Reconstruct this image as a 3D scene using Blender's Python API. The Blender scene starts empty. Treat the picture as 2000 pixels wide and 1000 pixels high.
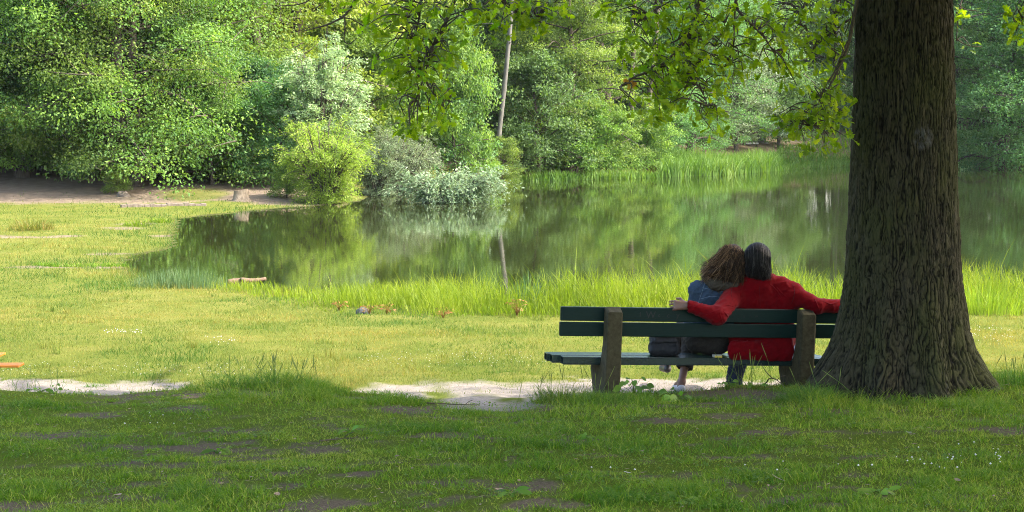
import bpy, math, random
import numpy as np
from mathutils import Vector, Matrix

SC = bpy.context.scene
COL = SC.collection
RNG = np.random.default_rng(7)
random.seed(7)

# ------------------------------------------------------------------ camera, world, sun, exposure
CAM_Z = 2.36
FPX = 3400.0                      # focal length in pixels of the 2000 px wide photograph
PITCH = math.atan(265 / FPX)
cam = bpy.data.cameras.new('camera')
cam.sensor_width = 36.0
cam.lens = 36.0 * FPX / 2000.0
cam.clip_start = 0.1
cam.clip_end = 2000.0
cam_ob = bpy.data.objects.new('camera', cam)
COL.objects.link(cam_ob)
cam_ob.location = (0, 0, CAM_Z)
cam_ob.rotation_euler = (math.pi / 2 - PITCH, 0, 0)
SC.camera = cam_ob

SUN_EL = math.radians(45)
SUN_AZ = math.radians(98)         # clockwise from +Y (the view direction) towards +X
SUN_VEC = Vector((math.sin(SUN_AZ) * math.cos(SUN_EL), math.cos(SUN_AZ) * math.cos(SUN_EL), math.sin(SUN_EL)))
world = bpy.data.worlds.new('World')
SC.world = world
world.use_nodes = True
wn = world.node_tree.nodes
wl = world.node_tree.links
sky = wn.new('ShaderNodeTexSky')
sky.sky_type = 'NISHITA'
sky.sun_disc = False
sky.sun_elevation = SUN_EL
sky.sun_rotation = SUN_AZ
sky.air_density = 1.0
sky.dust_density = 3.5
sky.ozone_density = .5
bg = wn['Background']
bg.inputs['Strength'].default_value = 0.15
wl.new(sky.outputs[0], bg.inputs['Color'])

sun = bpy.data.lights.new('sun', 'SUN')
sun.energy = 2.0
sun.angle = math.radians(0.53)
sun.color = (1.0, 0.95, 0.86)
sun_ob = bpy.data.objects.new('sun', sun)
COL.objects.link(sun_ob)
sun_ob.location = SUN_VEC * 60
sun_ob.rotation_euler = (-SUN_VEC).to_track_quat('-Z', 'Y').to_euler()

SC.view_settings.view_transform = 'Standard'
SC.view_settings.look = 'None'
SC.view_settings.exposure = 2.55
SC.view_settings.gamma = 1.0
SC.view_settings.use_curve_mapping = False
SC.cycles.use_denoising = True
SC.cycles.denoiser = 'OPENIMAGEDENOISE'
SC.cycles.denoising_input_passes = 'RGB_ALBEDO_NORMAL'
SC.cycles.denoising_prefilter = 'NONE'
SC.cycles.use_adaptive_sampling = False
SC.cycles.filter_width = 1.0
SC.cycles.max_bounces = 7
SC.cycles.diffuse_bounces = 3
SC.cycles.glossy_bounces = 3
SC.cycles.transmission_bounces = 4
SC.cycles.transparent_max_bounces = 8
SC.cycles.caustics_reflective = False
SC.cycles.caustics_refractive = False
SC.cycles.sample_clamp_indirect = 6.0

# ------------------------------------------------------------------ helpers
CP, SP = math.cos(PITCH), math.sin(PITCH)


def P(px, py, Y):
    """World point seen at photo pixel (px, py) at distance Y along the view axis."""
    a = (px - 1000) / FPX
    b = (500 - py) / FPX
    dy = CP + b * SP
    dz = -SP + b * CP
    k = Y / dy
    return np.array((a * k, Y, CAM_Z + dz * k))


def G(px, py, z):
    """World point seen at photo pixel (px, py) on the level z."""
    a = (px - 1000) / FPX
    b = (500 - py) / FPX
    dy = CP + b * SP
    dz = -SP + b * CP
    k = (z - CAM_Z) / dz
    return np.array((a * k, dy * k, z))


def hash2(ix, iy, seed):
    h = (ix.astype(np.int64) * 374761393 + iy.astype(np.int64) * 668265263 + seed * 1442695041) & 0xFFFFFFFF
    h = ((h ^ (h >> 13)) * 1274126177) & 0xFFFFFFFF
    h = (h ^ (h >> 16)) & 0xFFFFFFFF
    return h / 4294967295.0


def vnoise(x, y, seed=0):
    x = np.asarray(x, float); y = np.asarray(y, float)
    ix = np.floor(x); iy = np.floor(y)
    fx = x - ix; fy = y - iy
    fx = fx * fx * (3 - 2 * fx); fy = fy * fy * (3 - 2 * fy)
    a = hash2(ix, iy, seed); b = hash2(ix + 1, iy, seed)
    c = hash2(ix, iy + 1, seed); d = hash2(ix + 1, iy + 1, seed)
    return (a * (1 - fx) + b * fx) * (1 - fy) + (c * (1 - fx) + d * fx) * fy


def fbm(x, y, seed=0, octv=4):
    s = 0; a = 0.5; t = 0
    for k in range(octv):
        s = s + a * vnoise(x * 2 ** k, y * 2 ** k, seed + k * 17)
        t += a
        a *= 0.5
    return s / t


def sstep(a, b, x):
    t = np.clip((np.asarray(x, float) - a) / (b - a), 0, 1)
    return t * t * (3 - 2 * t)


def mk_mesh(name, V, quads=None, tris=None, attrs=None, mats=(), midx=None, smooth=False):
    me = bpy.data.meshes.new(name)
    V = np.asarray(V, np.float32)
    me.vertices.add(len(V))
    me.vertices.foreach_set('co', V.ravel())
    lo, st, n = [], [], 0
    if quads is not None and len(quads):
        q = np.asarray(quads, np.int32)
        lo.append(q.ravel()); st.append(np.arange(len(q)) * 4); n += len(q) * 4
    if tris is not None and len(tris):
        t = np.asarray(tris, np.int32)
        lo.append(t.ravel()); st.append(n + np.arange(len(t)) * 3); n += len(t) * 3
    lo = np.concatenate(lo).astype(np.int32); st = np.concatenate(st).astype(np.int32)
    me.loops.add(len(lo))
    me.loops.foreach_set('vertex_index', lo)
    me.polygons.add(len(st))
    me.polygons.foreach_set('loop_start', st)
    if midx is not None:
        me.polygons.foreach_set('material_index', np.asarray(midx, np.int32))
    me.polygons.foreach_set('use_smooth', np.full(len(st), bool(smooth)))
    for k, a in (attrs or {}).items():
        at = me.attributes.new(k, 'FLOAT', 'POINT')
        at.data.foreach_set('value', np.asarray(a, np.float32))
    for m in mats:
        me.materials.append(m)
    me.update(calc_edges=True)
    me.validate()
    return me


def obj(name, me, parent=None, loc=None):
    o = bpy.data.objects.new(name, me)
    COL.objects.link(o)
    if parent is not None:
        o.parent = parent
        o.matrix_parent_inverse = Matrix.Translation(-Vector(parent.location)) if parent.type == 'EMPTY' and parent.get('world_parts') else Matrix.Identity(4)
    if loc is not None:
        o.location = loc
    return o


def tag(o, label=None, cat=None, group=None, kind=None):
    if label: o['label'] = label
    if cat: o['category'] = cat
    if group: o['group'] = group
    if kind: o['kind'] = kind
    return o


def empty(name, loc, label=None, cat=None, group=None, world_parts=True):
    """The thing's Empty at its base; parts are modelled in world coordinates when world_parts is set."""
    o = bpy.data.objects.new(name, None)
    COL.objects.link(o)
    o.location = loc
    o.empty_display_size = 0.2
    if world_parts: o['world_parts'] = 1
    return tag(o, label, cat, group)


class Acc:
    """Collects tubes, boxes and leaf quads as one mesh."""
    def __init__(s):
        s.V, s.Q, s.T, s.A, s.n = [], [], [], [], 0

    def add(s, V, Q=None, T=None, a=0.5):
        V = np.asarray(V, float)
        if Q is not None and len(Q): s.Q.append(np.asarray(Q) + s.n)
        if T is not None and len(T): s.T.append(np.asarray(T) + s.n)
        s.V.append(V)
        s.A.append(np.full(len(V), a) if np.isscalar(a) else np.asarray(a))
        s.n += len(V)

    def tube(s, pts, rad, sides=6, a=0.5, cap=True):
        pts = np.asarray(pts, float); n = len(pts)
        rad = np.full(n, rad) if np.isscalar(rad) else np.asarray(rad, float)
        tan = np.gradient(pts, axis=0)
        tan /= np.linalg.norm(tan, axis=1)[:, None] + 1e-9
        ref = np.array((0.31, 0.17, 0.93)) if abs(tan[0][2]) < 0.9 else np.array((1.0, 0.1, 0))
        u = np.cross(tan, ref); u /= np.linalg.norm(u, axis=1)[:, None] + 1e-9
        v = np.cross(tan, u)
        th = np.arange(sides) / sides * 2 * np.pi
        R = pts[:, None, :] + rad[:, None, None] * (np.cos(th)[None, :, None] * u[:, None, :] + np.sin(th)[None, :, None] * v[:, None, :])
        V = R.reshape(-1, 3)
        i = np.arange(n - 1)[:, None] * sides
        j = np.arange(sides)[None, :]
        k = (j + 1) % sides
        Q = np.stack([i + j, i + k, i + sides + k, i + sides + j], -1).reshape(-1, 4)
        T = None
        if cap:
            V = np.vstack([V, pts[-1:], pts[:1]])
            e = (n - 1) * sides
            jj = np.arange(sides)
            T = np.vstack([np.stack([e + jj, e + (jj + 1) % sides, np.full(sides, n * sides)], -1),
                           np.stack([(jj + 1) % sides, jj, np.full(sides, n * sides + 1)], -1)])
        s.add(V, Q, T, a)

    def box(s, c, ax, half, a=0.5, bev=0.0):
        """Box at c with axes ax (3 unit vectors) and half sizes; its edges bevelled by bev."""
        c = np.asarray(c, float); ax = np.asarray(ax, float); h = np.asarray(half, float)
        if bev <= 0:
            sg = np.array([(x, y, z) for x in (-1, 1) for y in (-1, 1) for z in (-1, 1)], float)
            V = c + (sg * h) @ ax
            s.add(V, [(0, 1, 3, 2), (4, 6, 7, 5), (0, 4, 5, 1), (2, 3, 7, 6), (0, 2, 6, 4), (1, 5, 7, 3)], None, a)
            return
        V, idx = [], {}
        for x in (-1, 1):
            for y in (-1, 1):
                for z in (-1, 1):
                    for k in range(3):
                        l = np.array((x, y, z), float) * (h - bev)
                        l[k] = (x, y, z)[k] * h[k]
                        idx[(x, y, z, k)] = len(V); V.append(c + l @ ax)
        Q, T = [], []
        for k in range(3):
            o1, o2 = [q for q in range(3) if q != k]
            for sg in (-1, 1):
                f = []
                for (a1, a2) in ((-1, -1), (1, -1), (1, 1), (-1, 1)):
                    q = [0, 0, 0]; q[k] = sg; q[o1] = a1; q[o2] = a2
                    f.append(idx[(q[0], q[1], q[2], k)])
                Q.append(f)
            for a1 in (-1, 1):
                for a2 in (-1, 1):
                    q = [0, 0, 0]; q[o1] = a1; q[o2] = a2
                    qa = list(q); qb = list(q); qa[k] = -1; qb[k] = 1
                    Q.append([idx[(*qa, o1)], idx[(*qb, o1)], idx[(*qb, o2)], idx[(*qa, o2)]])
        for x in (-1, 1):
            for y in (-1, 1):
                for z in (-1, 1):
                    T.append([idx[(x, y, z, 0)], idx[(x, y, z, 1)], idx[(x, y, z, 2)]])
        s.add(V, Q, T, a)

    def mesh(s, name, mats, smooth=False, attr='tint'):
        V = np.vstack(s.V)
        Q = np.vstack(s.Q) if s.Q else None
        T = np.vstack(s.T) if s.T else None
        return mk_mesh(name, V, Q, T, {attr: np.concatenate(s.A)}, mats, smooth=smooth)


def fix_normals(me):
    import bmesh
    bm = bmesh.new(); bm.from_mesh(me)
    bmesh.ops.recalc_face_normals(bm, faces=bm.faces)
    bm.to_mesh(me); bm.free()
    return me


def unit(v):
    v = np.asarray(v, float)
    return v / (np.linalg.norm(v, axis=-1, keepdims=True) + 1e-9)


def curve(pts, n):
    """Smooth Catmull-Rom polyline through pts with n samples."""
    p = np.asarray(pts, float)
    if len(p) == 2:
        t = np.linspace(0, 1, n)[:, None]
        return p[0] * (1 - t) + p[1] * t
    q = np.vstack([2 * p[0] - p[1], p, 2 * p[-1] - p[-2]])
    u = np.linspace(0, len(p) - 1 - 1e-6, n)
    i = u.astype(int); t = (u - i)[:, None]
    a, b, c, d = q[i], q[i + 1], q[i + 2], q[i + 3]
    return 0.5 * ((2 * b) + (-a + c) * t + (2 * a - 5 * b + 4 * c - d) * t ** 2 + (-a + 3 * b - 3 * c + d) * t ** 3)


# ------------------------------------------------------------------ materials
class NT:
    def __init__(s, name):
        s.m = bpy.data.materials.new(name)
        s.m.use_nodes = True
        s.t = s.m.node_tree
        s.t.nodes.clear()
        s.out = s.t.nodes.new('ShaderNodeOutputMaterial')

    def n(s, typ, **kw):
        nd = s.t.nodes.new(typ)
        for k, v in kw.items():
            if k.startswith('i_'):
                nd.inputs[k[2:].replace('_', ' ')].default_value = v
            else:
                setattr(nd, k, v)
        return nd

    def l(s, a, b):
        s.t.links.new(a, b)

    def attr(s, name):
        return s.n('ShaderNodeAttribute', attribute_name=name).outputs['Fac']

    def noise(s, scale, detail=4, rough=0.6, vec=None, dist=0.0):
        nd = s.n('ShaderNodeTexNoise')
        nd.inputs['Scale'].default_value = scale
        nd.inputs['Detail'].default_value = detail
        nd.inputs['Roughness'].default_value = rough
        nd.inputs['Distortion'].default_value = dist
        if vec is not None: s.l(vec, nd.inputs['Vector'])
        return nd.outputs['Fac']

    def pos(s, scale=(1, 1, 1)):
        g = s.n('ShaderNodeNewGeometry')
        mp = s.n('ShaderNodeMapping')
        mp.inputs['Scale'].default_value = scale
        s.l(g.outputs['Position'], mp.inputs['Vector'])
        return mp.outputs[0]

    def opos(s, scale=(1, 1, 1)):
        g = s.n('ShaderNodeTexCoord')
        mp = s.n('ShaderNodeMapping')
        mp.inputs['Scale'].default_value = scale
        s.l(g.outputs['Object'], mp.inputs['Vector'])
        return mp.outputs[0]

    def ramp(s, fac, stops):
        r = s.n('ShaderNodeValToRGB')
        e = r.color_ramp.elements
        while len(e) < len(stops): e.new(0.5)
        for k, (p, c) in enumerate(stops):
            e[k].position = p
            e[k].color = (*c, 1) if len(c) == 3 else c
        s.l(fac, r.inputs[0])
        return r.outputs[0]

    def rng(s, fac, a, b, c=0.0, d=1.0):
        r = s.n('ShaderNodeMapRange')
        r.inputs[1].default_value = a; r.inputs[2].default_value = b
        r.inputs[3].default_value = c; r.inputs[4].default_value = d
        s.l(fac, r.inputs[0])
        return r.outputs[0]

    def math(s, op, a, b=None):
        m = s.n('ShaderNodeMath', operation=op)
        for k, v in enumerate((a, b)):
            if v is None: continue
            if isinstance(v, (int, float)): m.inputs[k].default_value = v
            else: s.l(v, m.inputs[k])
        return m.outputs[0]

    def mix(s, fac, a, b):
        m = s.n('ShaderNodeMix', data_type='RGBA')
        for k, v in ((0, fac), (6, a), (7, b)):
            if isinstance(v, (int, float)): m.inputs[k].default_value = v
            elif isinstance(v, tuple): m.inputs[k].default_value = (*v, 1)
            else: s.l(v, m.inputs[k])
        return m.outputs[2]

    def pbr(s, col, rough=0.7, bump=None, bstr=0.3, bdist=0.01, metallic=0.0, spec=0.5, sheen=0.0):
        b = s.n('ShaderNodeBsdfPrincipled')
        if isinstance(col, tuple): b.inputs['Base Color'].default_value = (*col, 1)
        else: s.l(col, b.inputs['Base Color'])
        if isinstance(rough, (int, float)): b.inputs['Roughness'].default_value = rough
        else: s.l(rough, b.inputs['Roughness'])
        b.inputs['Metallic'].default_value = metallic
        b.inputs['Specular IOR Level'].default_value = spec
        if sheen: b.inputs['Sheen Weight'].default_value = sheen
        if bump is not None:
            bp = s.n('ShaderNodeBump')
            bp.inputs['Strength'].default_value = bstr
            bp.inputs['Distance'].default_value = bdist
            s.l(bump, bp.inputs['Height'])
            s.l(bp.outputs[0], b.inputs['Normal'])
        s.b = b
        return b.outputs[0]

    def done(s, sh):
        s.l(sh, s.out.inputs['Surface'])
        return s.m


def leaf_mat(name, dark, mid, light, trans=0.4, tcol=None, rough=0.55, spec=0.2, objvar=0.12):
    """Foliage: colour from the per-leaf attribute 'tint', part of the light goes through the leaf."""
    t = NT(name)
    c = t.ramp(t.attr('tint'), [(0.0, dark), (0.5, mid), (1.0, light)])
    oi = t.n('ShaderNodeObjectInfo')
    hs = t.n('ShaderNodeHueSaturation')
    t.l(t.rng(oi.outputs['Random'], 0, 1, 0.5 - 0.02, 0.5 + 0.015), hs.inputs['Hue'])
    t.l(t.rng(oi.outputs['Random'], 0, 1, 1 - objvar, 1 + objvar), hs.inputs['Value'])
    t.l(c, hs.inputs['Color'])
    c = hs.outputs[0]
    p = t.pbr(c, rough, spec=spec)
    tr = t.n('ShaderNodeBsdfTranslucent')
    tm = t.n('ShaderNodeMix', data_type='RGBA', blend_type='MULTIPLY')
    tm.inputs[0].default_value = 1.0
    t.l(c, tm.inputs[6])
    tm.inputs[7].default_value = (*(tcol or (1.5, 1.6, 0.55)), 1)
    t.l(tm.outputs[2], tr.inputs['Color'])
    ms = t.n('ShaderNodeMixShader')
    ms.inputs[0].default_value = trans
    t.l(p, ms.inputs[1]); t.l(tr.outputs[0], ms.inputs[2])
    return t.done(ms.outputs[0])


M = {}
M['leaf_mid'] = leaf_mat('leaf_mid', (0.061, 0.125, 0.031), (0.129, 0.225, 0.051), (0.259, 0.367, 0.071))
M['leaf_dark'] = leaf_mat('leaf_dark', (0.036, 0.088, 0.039), (0.069, 0.144, 0.055), (0.132, 0.223, 0.083), trans=.4)
M['leaf_blue'] = leaf_mat('leaf_blue', (0.062, 0.140, 0.050), (0.118, 0.218, 0.078), (0.202, 0.314, 0.123), trans=.4)
M['leaf_yellow'] = leaf_mat('leaf_yellow', (0.108, 0.165, 0.024), (0.189, 0.264, 0.039), (0.304, 0.370, 0.066))
M['leaf_lime'] = leaf_mat('leaf_lime', (.12, .22, .03), (.22, .35, .05), (.36, .46, .1), trans=.4)
M['leaf_silver'] = leaf_mat('leaf_silver', (.11, .17, .085), (.2, .275, .15), (.37, .43, .28), trans=.35, tcol=(1.2, 1.25, .7))
M['leaf_pale'] = leaf_mat('leaf_pale', (.16, .23, .095), (.28, .37, .175), (.43, .51, .29), trans=.35, tcol=(1.2, 1.25, .7))
M['leaf_oak'] = leaf_mat('leaf_oak', (.035, .085, .006), (.095, .175, .009), (.2, .28, .02), trans=.58, tcol=(2.9, 2.8, .35), rough=.45, spec=.22, objvar=.1)
M['leaf_orange'] = leaf_mat('leaf_orange', (.3, .16, .02), (.4, .22, .03), (.5, .28, .05))
M['lawn'] = leaf_mat('lawn', (.04, .10, .008), (.12, .197, .012), (.29, .29, .06), trans=.35, objvar=0, spec=.1)
M['meadow'] = leaf_mat('meadow', (.045, .105, .016), (.115, .155, .032), (.235, .195, .05), trans=.35, objvar=0, spec=.12)
M['reed'] = leaf_mat('reed', (0.072, 0.136, 0.013), (0.137, 0.216, 0.018), (0.238, 0.288, 0.036), trans=.45, objvar=0)
M['rush'] = leaf_mat('rush', (0.056, 0.112, 0.052), (0.098, 0.165, 0.072), (0.168, 0.210, 0.091), trans=.3, objvar=0)
M['farreed'] = leaf_mat('farreed', (.06, .13, .025), (.11, .195, .035), (.18, .25, .06), trans=.35, objvar=0)
M['tallgrass'] = leaf_mat('tallgrass', (0.036, 0.098, 0.012), (0.072, 0.154, 0.018), (0.192, 0.210, 0.064), trans=.35, objvar=.05)
M['weed_red'] = leaf_mat('weed_red', (0.132, 0.120, 0.020), (0.216, 0.120, 0.030), (0.270, 0.120, 0.050), trans=.35)
M['weed_leaf'] = leaf_mat('weed_leaf', (.06, .13, .02), (.1, .19, .025), (.16, .24, .04), trans=.5)


def bark_mat(name, lo, hi, vs=(14, 14, 3), moss=None, bstr=.6, bdist=.02):
    t = NT(name)
    v = t.opos(vs)
    n1 = t.noise(1.0, 6, .65, v, .6)
    c = t.ramp(n1, [(.3, lo), (.7, hi)])
    if moss:
        c = t.mix(t.math('MULTIPLY', t.rng(t.noise(2.2, 4, .6, t.opos((1, 1, .6))), .42, .62), .75), c, moss)
    return t, c, n1


t, c, n1 = bark_mat('bark', (.045, .036, .027), (.12, .1, .075))
M['bark'] = t.done(t.pbr(c, .9, n1, .6, .03, spec=.15))
t, c, n1 = bark_mat('bark_pale', (.095, .09, .075), (.175, .165, .14), (9, 9, 1.5))
M['bark_pale'] = t.done(t.pbr(c, .9, n1, .5, .03, spec=.15))
t, c, n1 = bark_mat('bark_branch', (.035, .028, .02), (.1, .08, .05), (40, 40, 40))
M['bark_branch'] = t.done(t.pbr(c, .85, n1, .5, .004, spec=.2))
# the oak's bark: crevices darker than the plates (attribute 'groove' comes from the modelled depth)
t, c, n1 = bark_mat('bark_oak', (.02, .017, .009), (.066, .058, .032), (26, 26, 9), moss=(.042, .045, .013))
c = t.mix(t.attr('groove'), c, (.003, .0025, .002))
c = t.mix(t.math('MULTIPLY', t.attr('scar'), t.rng(t.noise(30, 4, .7, t.opos((1, 1, .5))), .42, .58)), c, (.07, .068, .06))
M['bark_oak'] = t.done(t.pbr(c, .92, t.noise(70, 6, .7, t.opos((1, 1, .45))), .7, .008, spec=.12))

# terrain: attributes say what covers the soil where
t = NT('terrain')
pv = t.pos()
fine = t.noise(60, 6, .75, pv)
big = t.noise(1.1, 5, .6, pv)
speck = t.noise(190, 3, .8, pv)
turf = t.ramp(t.math('ADD', t.math('MULTIPLY', big, .6), t.math('MULTIPLY', fine, .4)), [(.3, (.06, .085, .016)), (.5, (.11, .125, .026)), (.7, (.17, .155, .045))])
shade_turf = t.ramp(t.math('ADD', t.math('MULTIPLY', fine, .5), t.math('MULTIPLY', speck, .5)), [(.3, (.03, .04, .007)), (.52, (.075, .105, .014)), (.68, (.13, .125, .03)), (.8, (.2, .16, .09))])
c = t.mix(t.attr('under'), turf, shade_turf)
soil = t.ramp(t.math('ADD', t.math('MULTIPLY', fine, .55), t.math('MULTIPLY', speck, .45)), [(.3, (.03, .022, .014)), (.47, (.085, .064, .044)), (.62, (.17, .135, .095)), (.75, (.32, .26, .19))])
c = t.mix(t.attr('soil'), c, soil)
pathc = t.ramp(t.math('ADD', t.math('MULTIPLY', t.noise(3, 6, .7, pv), .6), t.math('MULTIPLY', fine, .4)), [(.32, (.11, .083, .06)), (.55, (.195, .15, .11)), (.75, (.28, .23, .175))])
c = t.mix(t.attr('path'), c, pathc)
sandc = t.ramp(t.math('ADD', t.math('MULTIPLY', t.noise(22, 6, .8, pv), .45), t.math('MULTIPLY', speck, .55)), [(.33, (.06, .045, .032)), (.4, (.16, .13, .10)), (.5, (.26, .225, .185)), (.8, (.34, .3, .255))])
c = t.mix(t.attr('sand'), c, sandc)
c = t.mix(t.attr('mud'), c, (.03, .03, .018))
bh = t.math('ADD', t.math('MULTIPLY', t.noise(25, 6, .75, pv), .7), t.math('MULTIPLY', fine, .3))
M['terrain'] = t.done(t.pbr(c, .95, bh, .9, .03, spec=.0))

# lake water
t = NT('water')
wv = t.pos((1.0, 1.0, 1.0))
w1 = t.noise(2.6, 4, .55, t.pos((1.5, .7, 1)))
w2 = t.noise(.35, 3, .5, wv)
hgt = t.math('MULTIPLY', w1, t.rng(w2, .35, .65, .35, 1.0))
sh = t.pbr((.018, .022, .006), .035, hgt, .06, .03, spec=.5)
t.b.inputs['IOR'].default_value = 1.333
M['water'] = t.done(sh)


def simple(name, a, b, scale, rough=.6, bstr=.2, bdist=.004, spec=.4, sheen=0, metallic=0, stretch=(1, 1, 1)):
    t = NT(name)
    n = t.noise(scale, 5, .65, t.pos(stretch))
    c = t.ramp(n, [(.3, a), (.7, b)])
    return t.done(t.pbr(c, rough, n, bstr, bdist, spec=spec, sheen=sheen, metallic=metallic))


M['green_board'] = simple('green_board', (.0015, .011, .009), (.003, .017, .0135), 30, .3, .15, .002, .3, stretch=(.3, 2, 4))
t = NT('green_board')
gn = t.noise(30, 5, .65, t.pos((.3, 2, 4)))
c = t.ramp(gn, [(.3, (.0018, .012, .0095)), (.7, (.0036, .019, .0155))])
c = t.mix(t.math('MULTIPLY', t.rng(t.noise(55, 4, .8, t.pos((.35, 1, 1.6))), .62, .72), .5), c, (.03, .034, .028))
M['green_board'] = t.done(t.pbr(c, t.rng(gn, .3, .7, .3, .46), gn, .2, .003, spec=.14))
M['seat_board'] = simple('seat_board', (.004, .016, .0135), (.012, .03, .026), 30, .26, .1, .002, .9, stretch=(.3, 2, 4))
M['concrete'] = simple('concrete', (.026, .022, .010), (.068, .058, .03), 22, .92, .6, .006, .2)
M['red_velvet'] = simple('red_velvet', (.10, .0004, .002), (.148, .0006, .0032), 25, .8, .3, .006, .05, sheen=.04)
M['coat_seam'] = simple('coat_seam', (.05, .0003, .001), (.08, .0005, .002), 40, .9)
M['denim'] = simple('denim', (.018, .033, .055), (.033, .055, .088), 60, .85, .4, .004, .2)
M['jeans'] = simple('jeans', (.009, .013, .03), (.022, .03, .055), 45, .85, .4, .005, .2)
M['black_cloth'] = simple('black_cloth', (.010, .009, .010), (.022, .02, .022), 30, .85, .3, .004, .2)
M['brown_cloth'] = simple('brown_cloth', (.014, .012, .010), (.03, .025, .02), 80, .9, .4, .003, .2)
M['bag_cloth'] = simple('bag_cloth', (.006, .0065, .008), (.013, .0135, .016), 70, .7, .3, .003, .3)
M['skin'] = simple('skin', (.13, .064, .042), (.18, .09, .058), 40, .5, .15, .002, .4)
M['sherpa'] = simple('sherpa', (.035, .029, .021), (.07, .058, .042), 130, .95, 1.0, .01, .1)
M['shoe_white'] = simple('shoe_white', (.3, .29, .3), (.4, .39, .39), 40, .6)
M['shoe_dark'] = simple('shoe_dark', (.015, .014, .014), (.04, .035, .03), 40, .5)
M['paper'] = simple('paper', (.28, .27, .22), (.38, .36, .29), 60, .8)
M['pack_yellow'] = simple('pack_yellow', (.5, .36, .05), (.6, .44, .08), 60, .6)
M['orange_paint'] = simple('orange_paint', (.5, .15, .008), (.58, .19, .012), 20, .5)
M['yellow_paint'] = simple('yellow_paint', (.45, .21, .015), (.5, .25, .02), 20, .5)
M['steel'] = simple('steel', (.1, .1, .1), (.16, .16, .16), 50, .5, metallic=.8)
M['stump_wood'] = simple('stump_wood', (.12, .09, .06), (.26, .21, .15), 14, .9, .6, .02, .2, stretch=(2, 2, .5))
M['stone'] = simple('stone', (.12, .095, .072), (.22, .18, .14), 8, .95, .7, .02, .2)
M['dark_stone'] = simple('dark_stone', (.045, .045, .05), (.12, .12, .12), 12, .9, .8, .02, .2)
M['drift'] = simple('drift', (.09, .058, .037), (.18, .125, .08), 14, .9, .5, .01, .2, stretch=(1, 4, 4))
M['dead_leaf'] = simple('dead_leaf', (.13, .09, .055), (.25, .19, .125), 60, .85)
M['graffiti'] = simple('graffiti', (.003, .004, .004), (.006, .007, .007), 40, .6)
M['far_bench'] = simple('far_bench', (.45, .43, .4), (.6, .58, .54), 10, .8)
M['white_petal'] = simple('white_petal', (.42, .41, .36), (.55, .54, .49), 40, .8)
t = NT('hair_brown')
c = t.ramp(t.attr('tint'), [(0, (.005, .0028, .0014)), (.5, (.045, .024, .012)), (1, (.26, .155, .08))])
M['hair_brown'] = t.done(t.pbr(c, .5, spec=.15))
t = NT('hair_grey')
c = t.ramp(t.attr('tint'), [(.1, (.004, .003, .0023)), (.75, (.017, .0135, .0105)), (1, (.12, .108, .095))])
M['hair_grey'] = t.done(t.pbr(c, .5, spec=.12))

# ------------------------------------------------------------------ terrain shape
WATER_Z = -0.5
LAKE_PX = [(5200, 600), (2900, 592), (2000, 592), (1650, 594), (1400, 594), (1200, 592), (1000, 592), (850, 590), (700, 584), (560, 572),
           (500, 562), (440, 558), (360, 560), (290, 550), (258, 530), (246, 514), (262, 499), (325, 488), (345, 478), (342, 462),
           (348, 440), (352, 428), (400, 421), (450, 417), (500, 410), (545, 407), (600, 403), (660, 399), (705, 393), (722, 383),
           (760, 373), (830, 365), (900, 359), (1000, 354), (1100, 352), (1200, 348), (1320, 344), (1420, 341), (1500, 335),
           (1600, 327), (1700, 322), (1850, 320), (1930, 322), (2000, 325), (2150, 330), (2900, 336), (4200, 345), (5600, 370)]
LAKE = np.array([G(px, py, WATER_Z)[:2] for px, py in LAKE_PX])


def lake_sd(x, y):
    """Signed distance to the lake's edge, positive on the water."""
    x = np.asarray(x, float); y = np.asarray(y, float)
    shp = x.shape
    x = x.ravel(); y = y.ravel()
    d = np.full(len(x), 1e9); ins = np.zeros(len(x), bool)
    n = len(LAKE)
    for i in range(n):
        ax, ay = LAKE[i]; bx, by = LAKE[(i + 1) % n]
        ex, ey = bx - ax, by - ay
        t = np.clip(((x - ax) * ex + (y - ay) * ey) / (ex * ex + ey * ey), 0, 1)
        d = np.minimum(d, np.hypot(x - ax - t * ex, y - ay - t * ey))
        c = ((ay > y) != (by > y)) & (x < ex * (y - ay) / (ey if abs(ey) > 1e-9 else 1e-9) + ax)
        ins ^= c
    return np.where(ins, d, -d).reshape(shp)


CR_PX = [-600, 0, 150, 230, 290, 340, 450, 600, 680, 760, 840, 920, 1000, 1060, 1150, 1300, 1380, 1460, 1600, 1800, 2000, 2600]
CR_PY = [765, 768, 772, 774, 768, 766, 761, 760, 767, 776, 788, 797, 797, 782, 772, 774, 768, 757, 758, 752, 735, 735]
CR_Y = [14.4, 14.4, 14.3, 14.2, 14.3, 14.5, 14.6, 14.6, 14.5, 14.4, 14.3, 14.25, 14.25, 14.5, 14.9, 14.9, 15.0, 15.1, 15.2, 15.4, 15.6, 15.6]


def crest(x):
    px = 1000 + np.asarray(x) / 14.6 * FPX
    yc = np.interp(px, CR_PX, CR_Y)
    py = np.interp(px, CR_PX, CR_PY)
    return yc, CAM_Z - (py - 235) / FPX * yc


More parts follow.
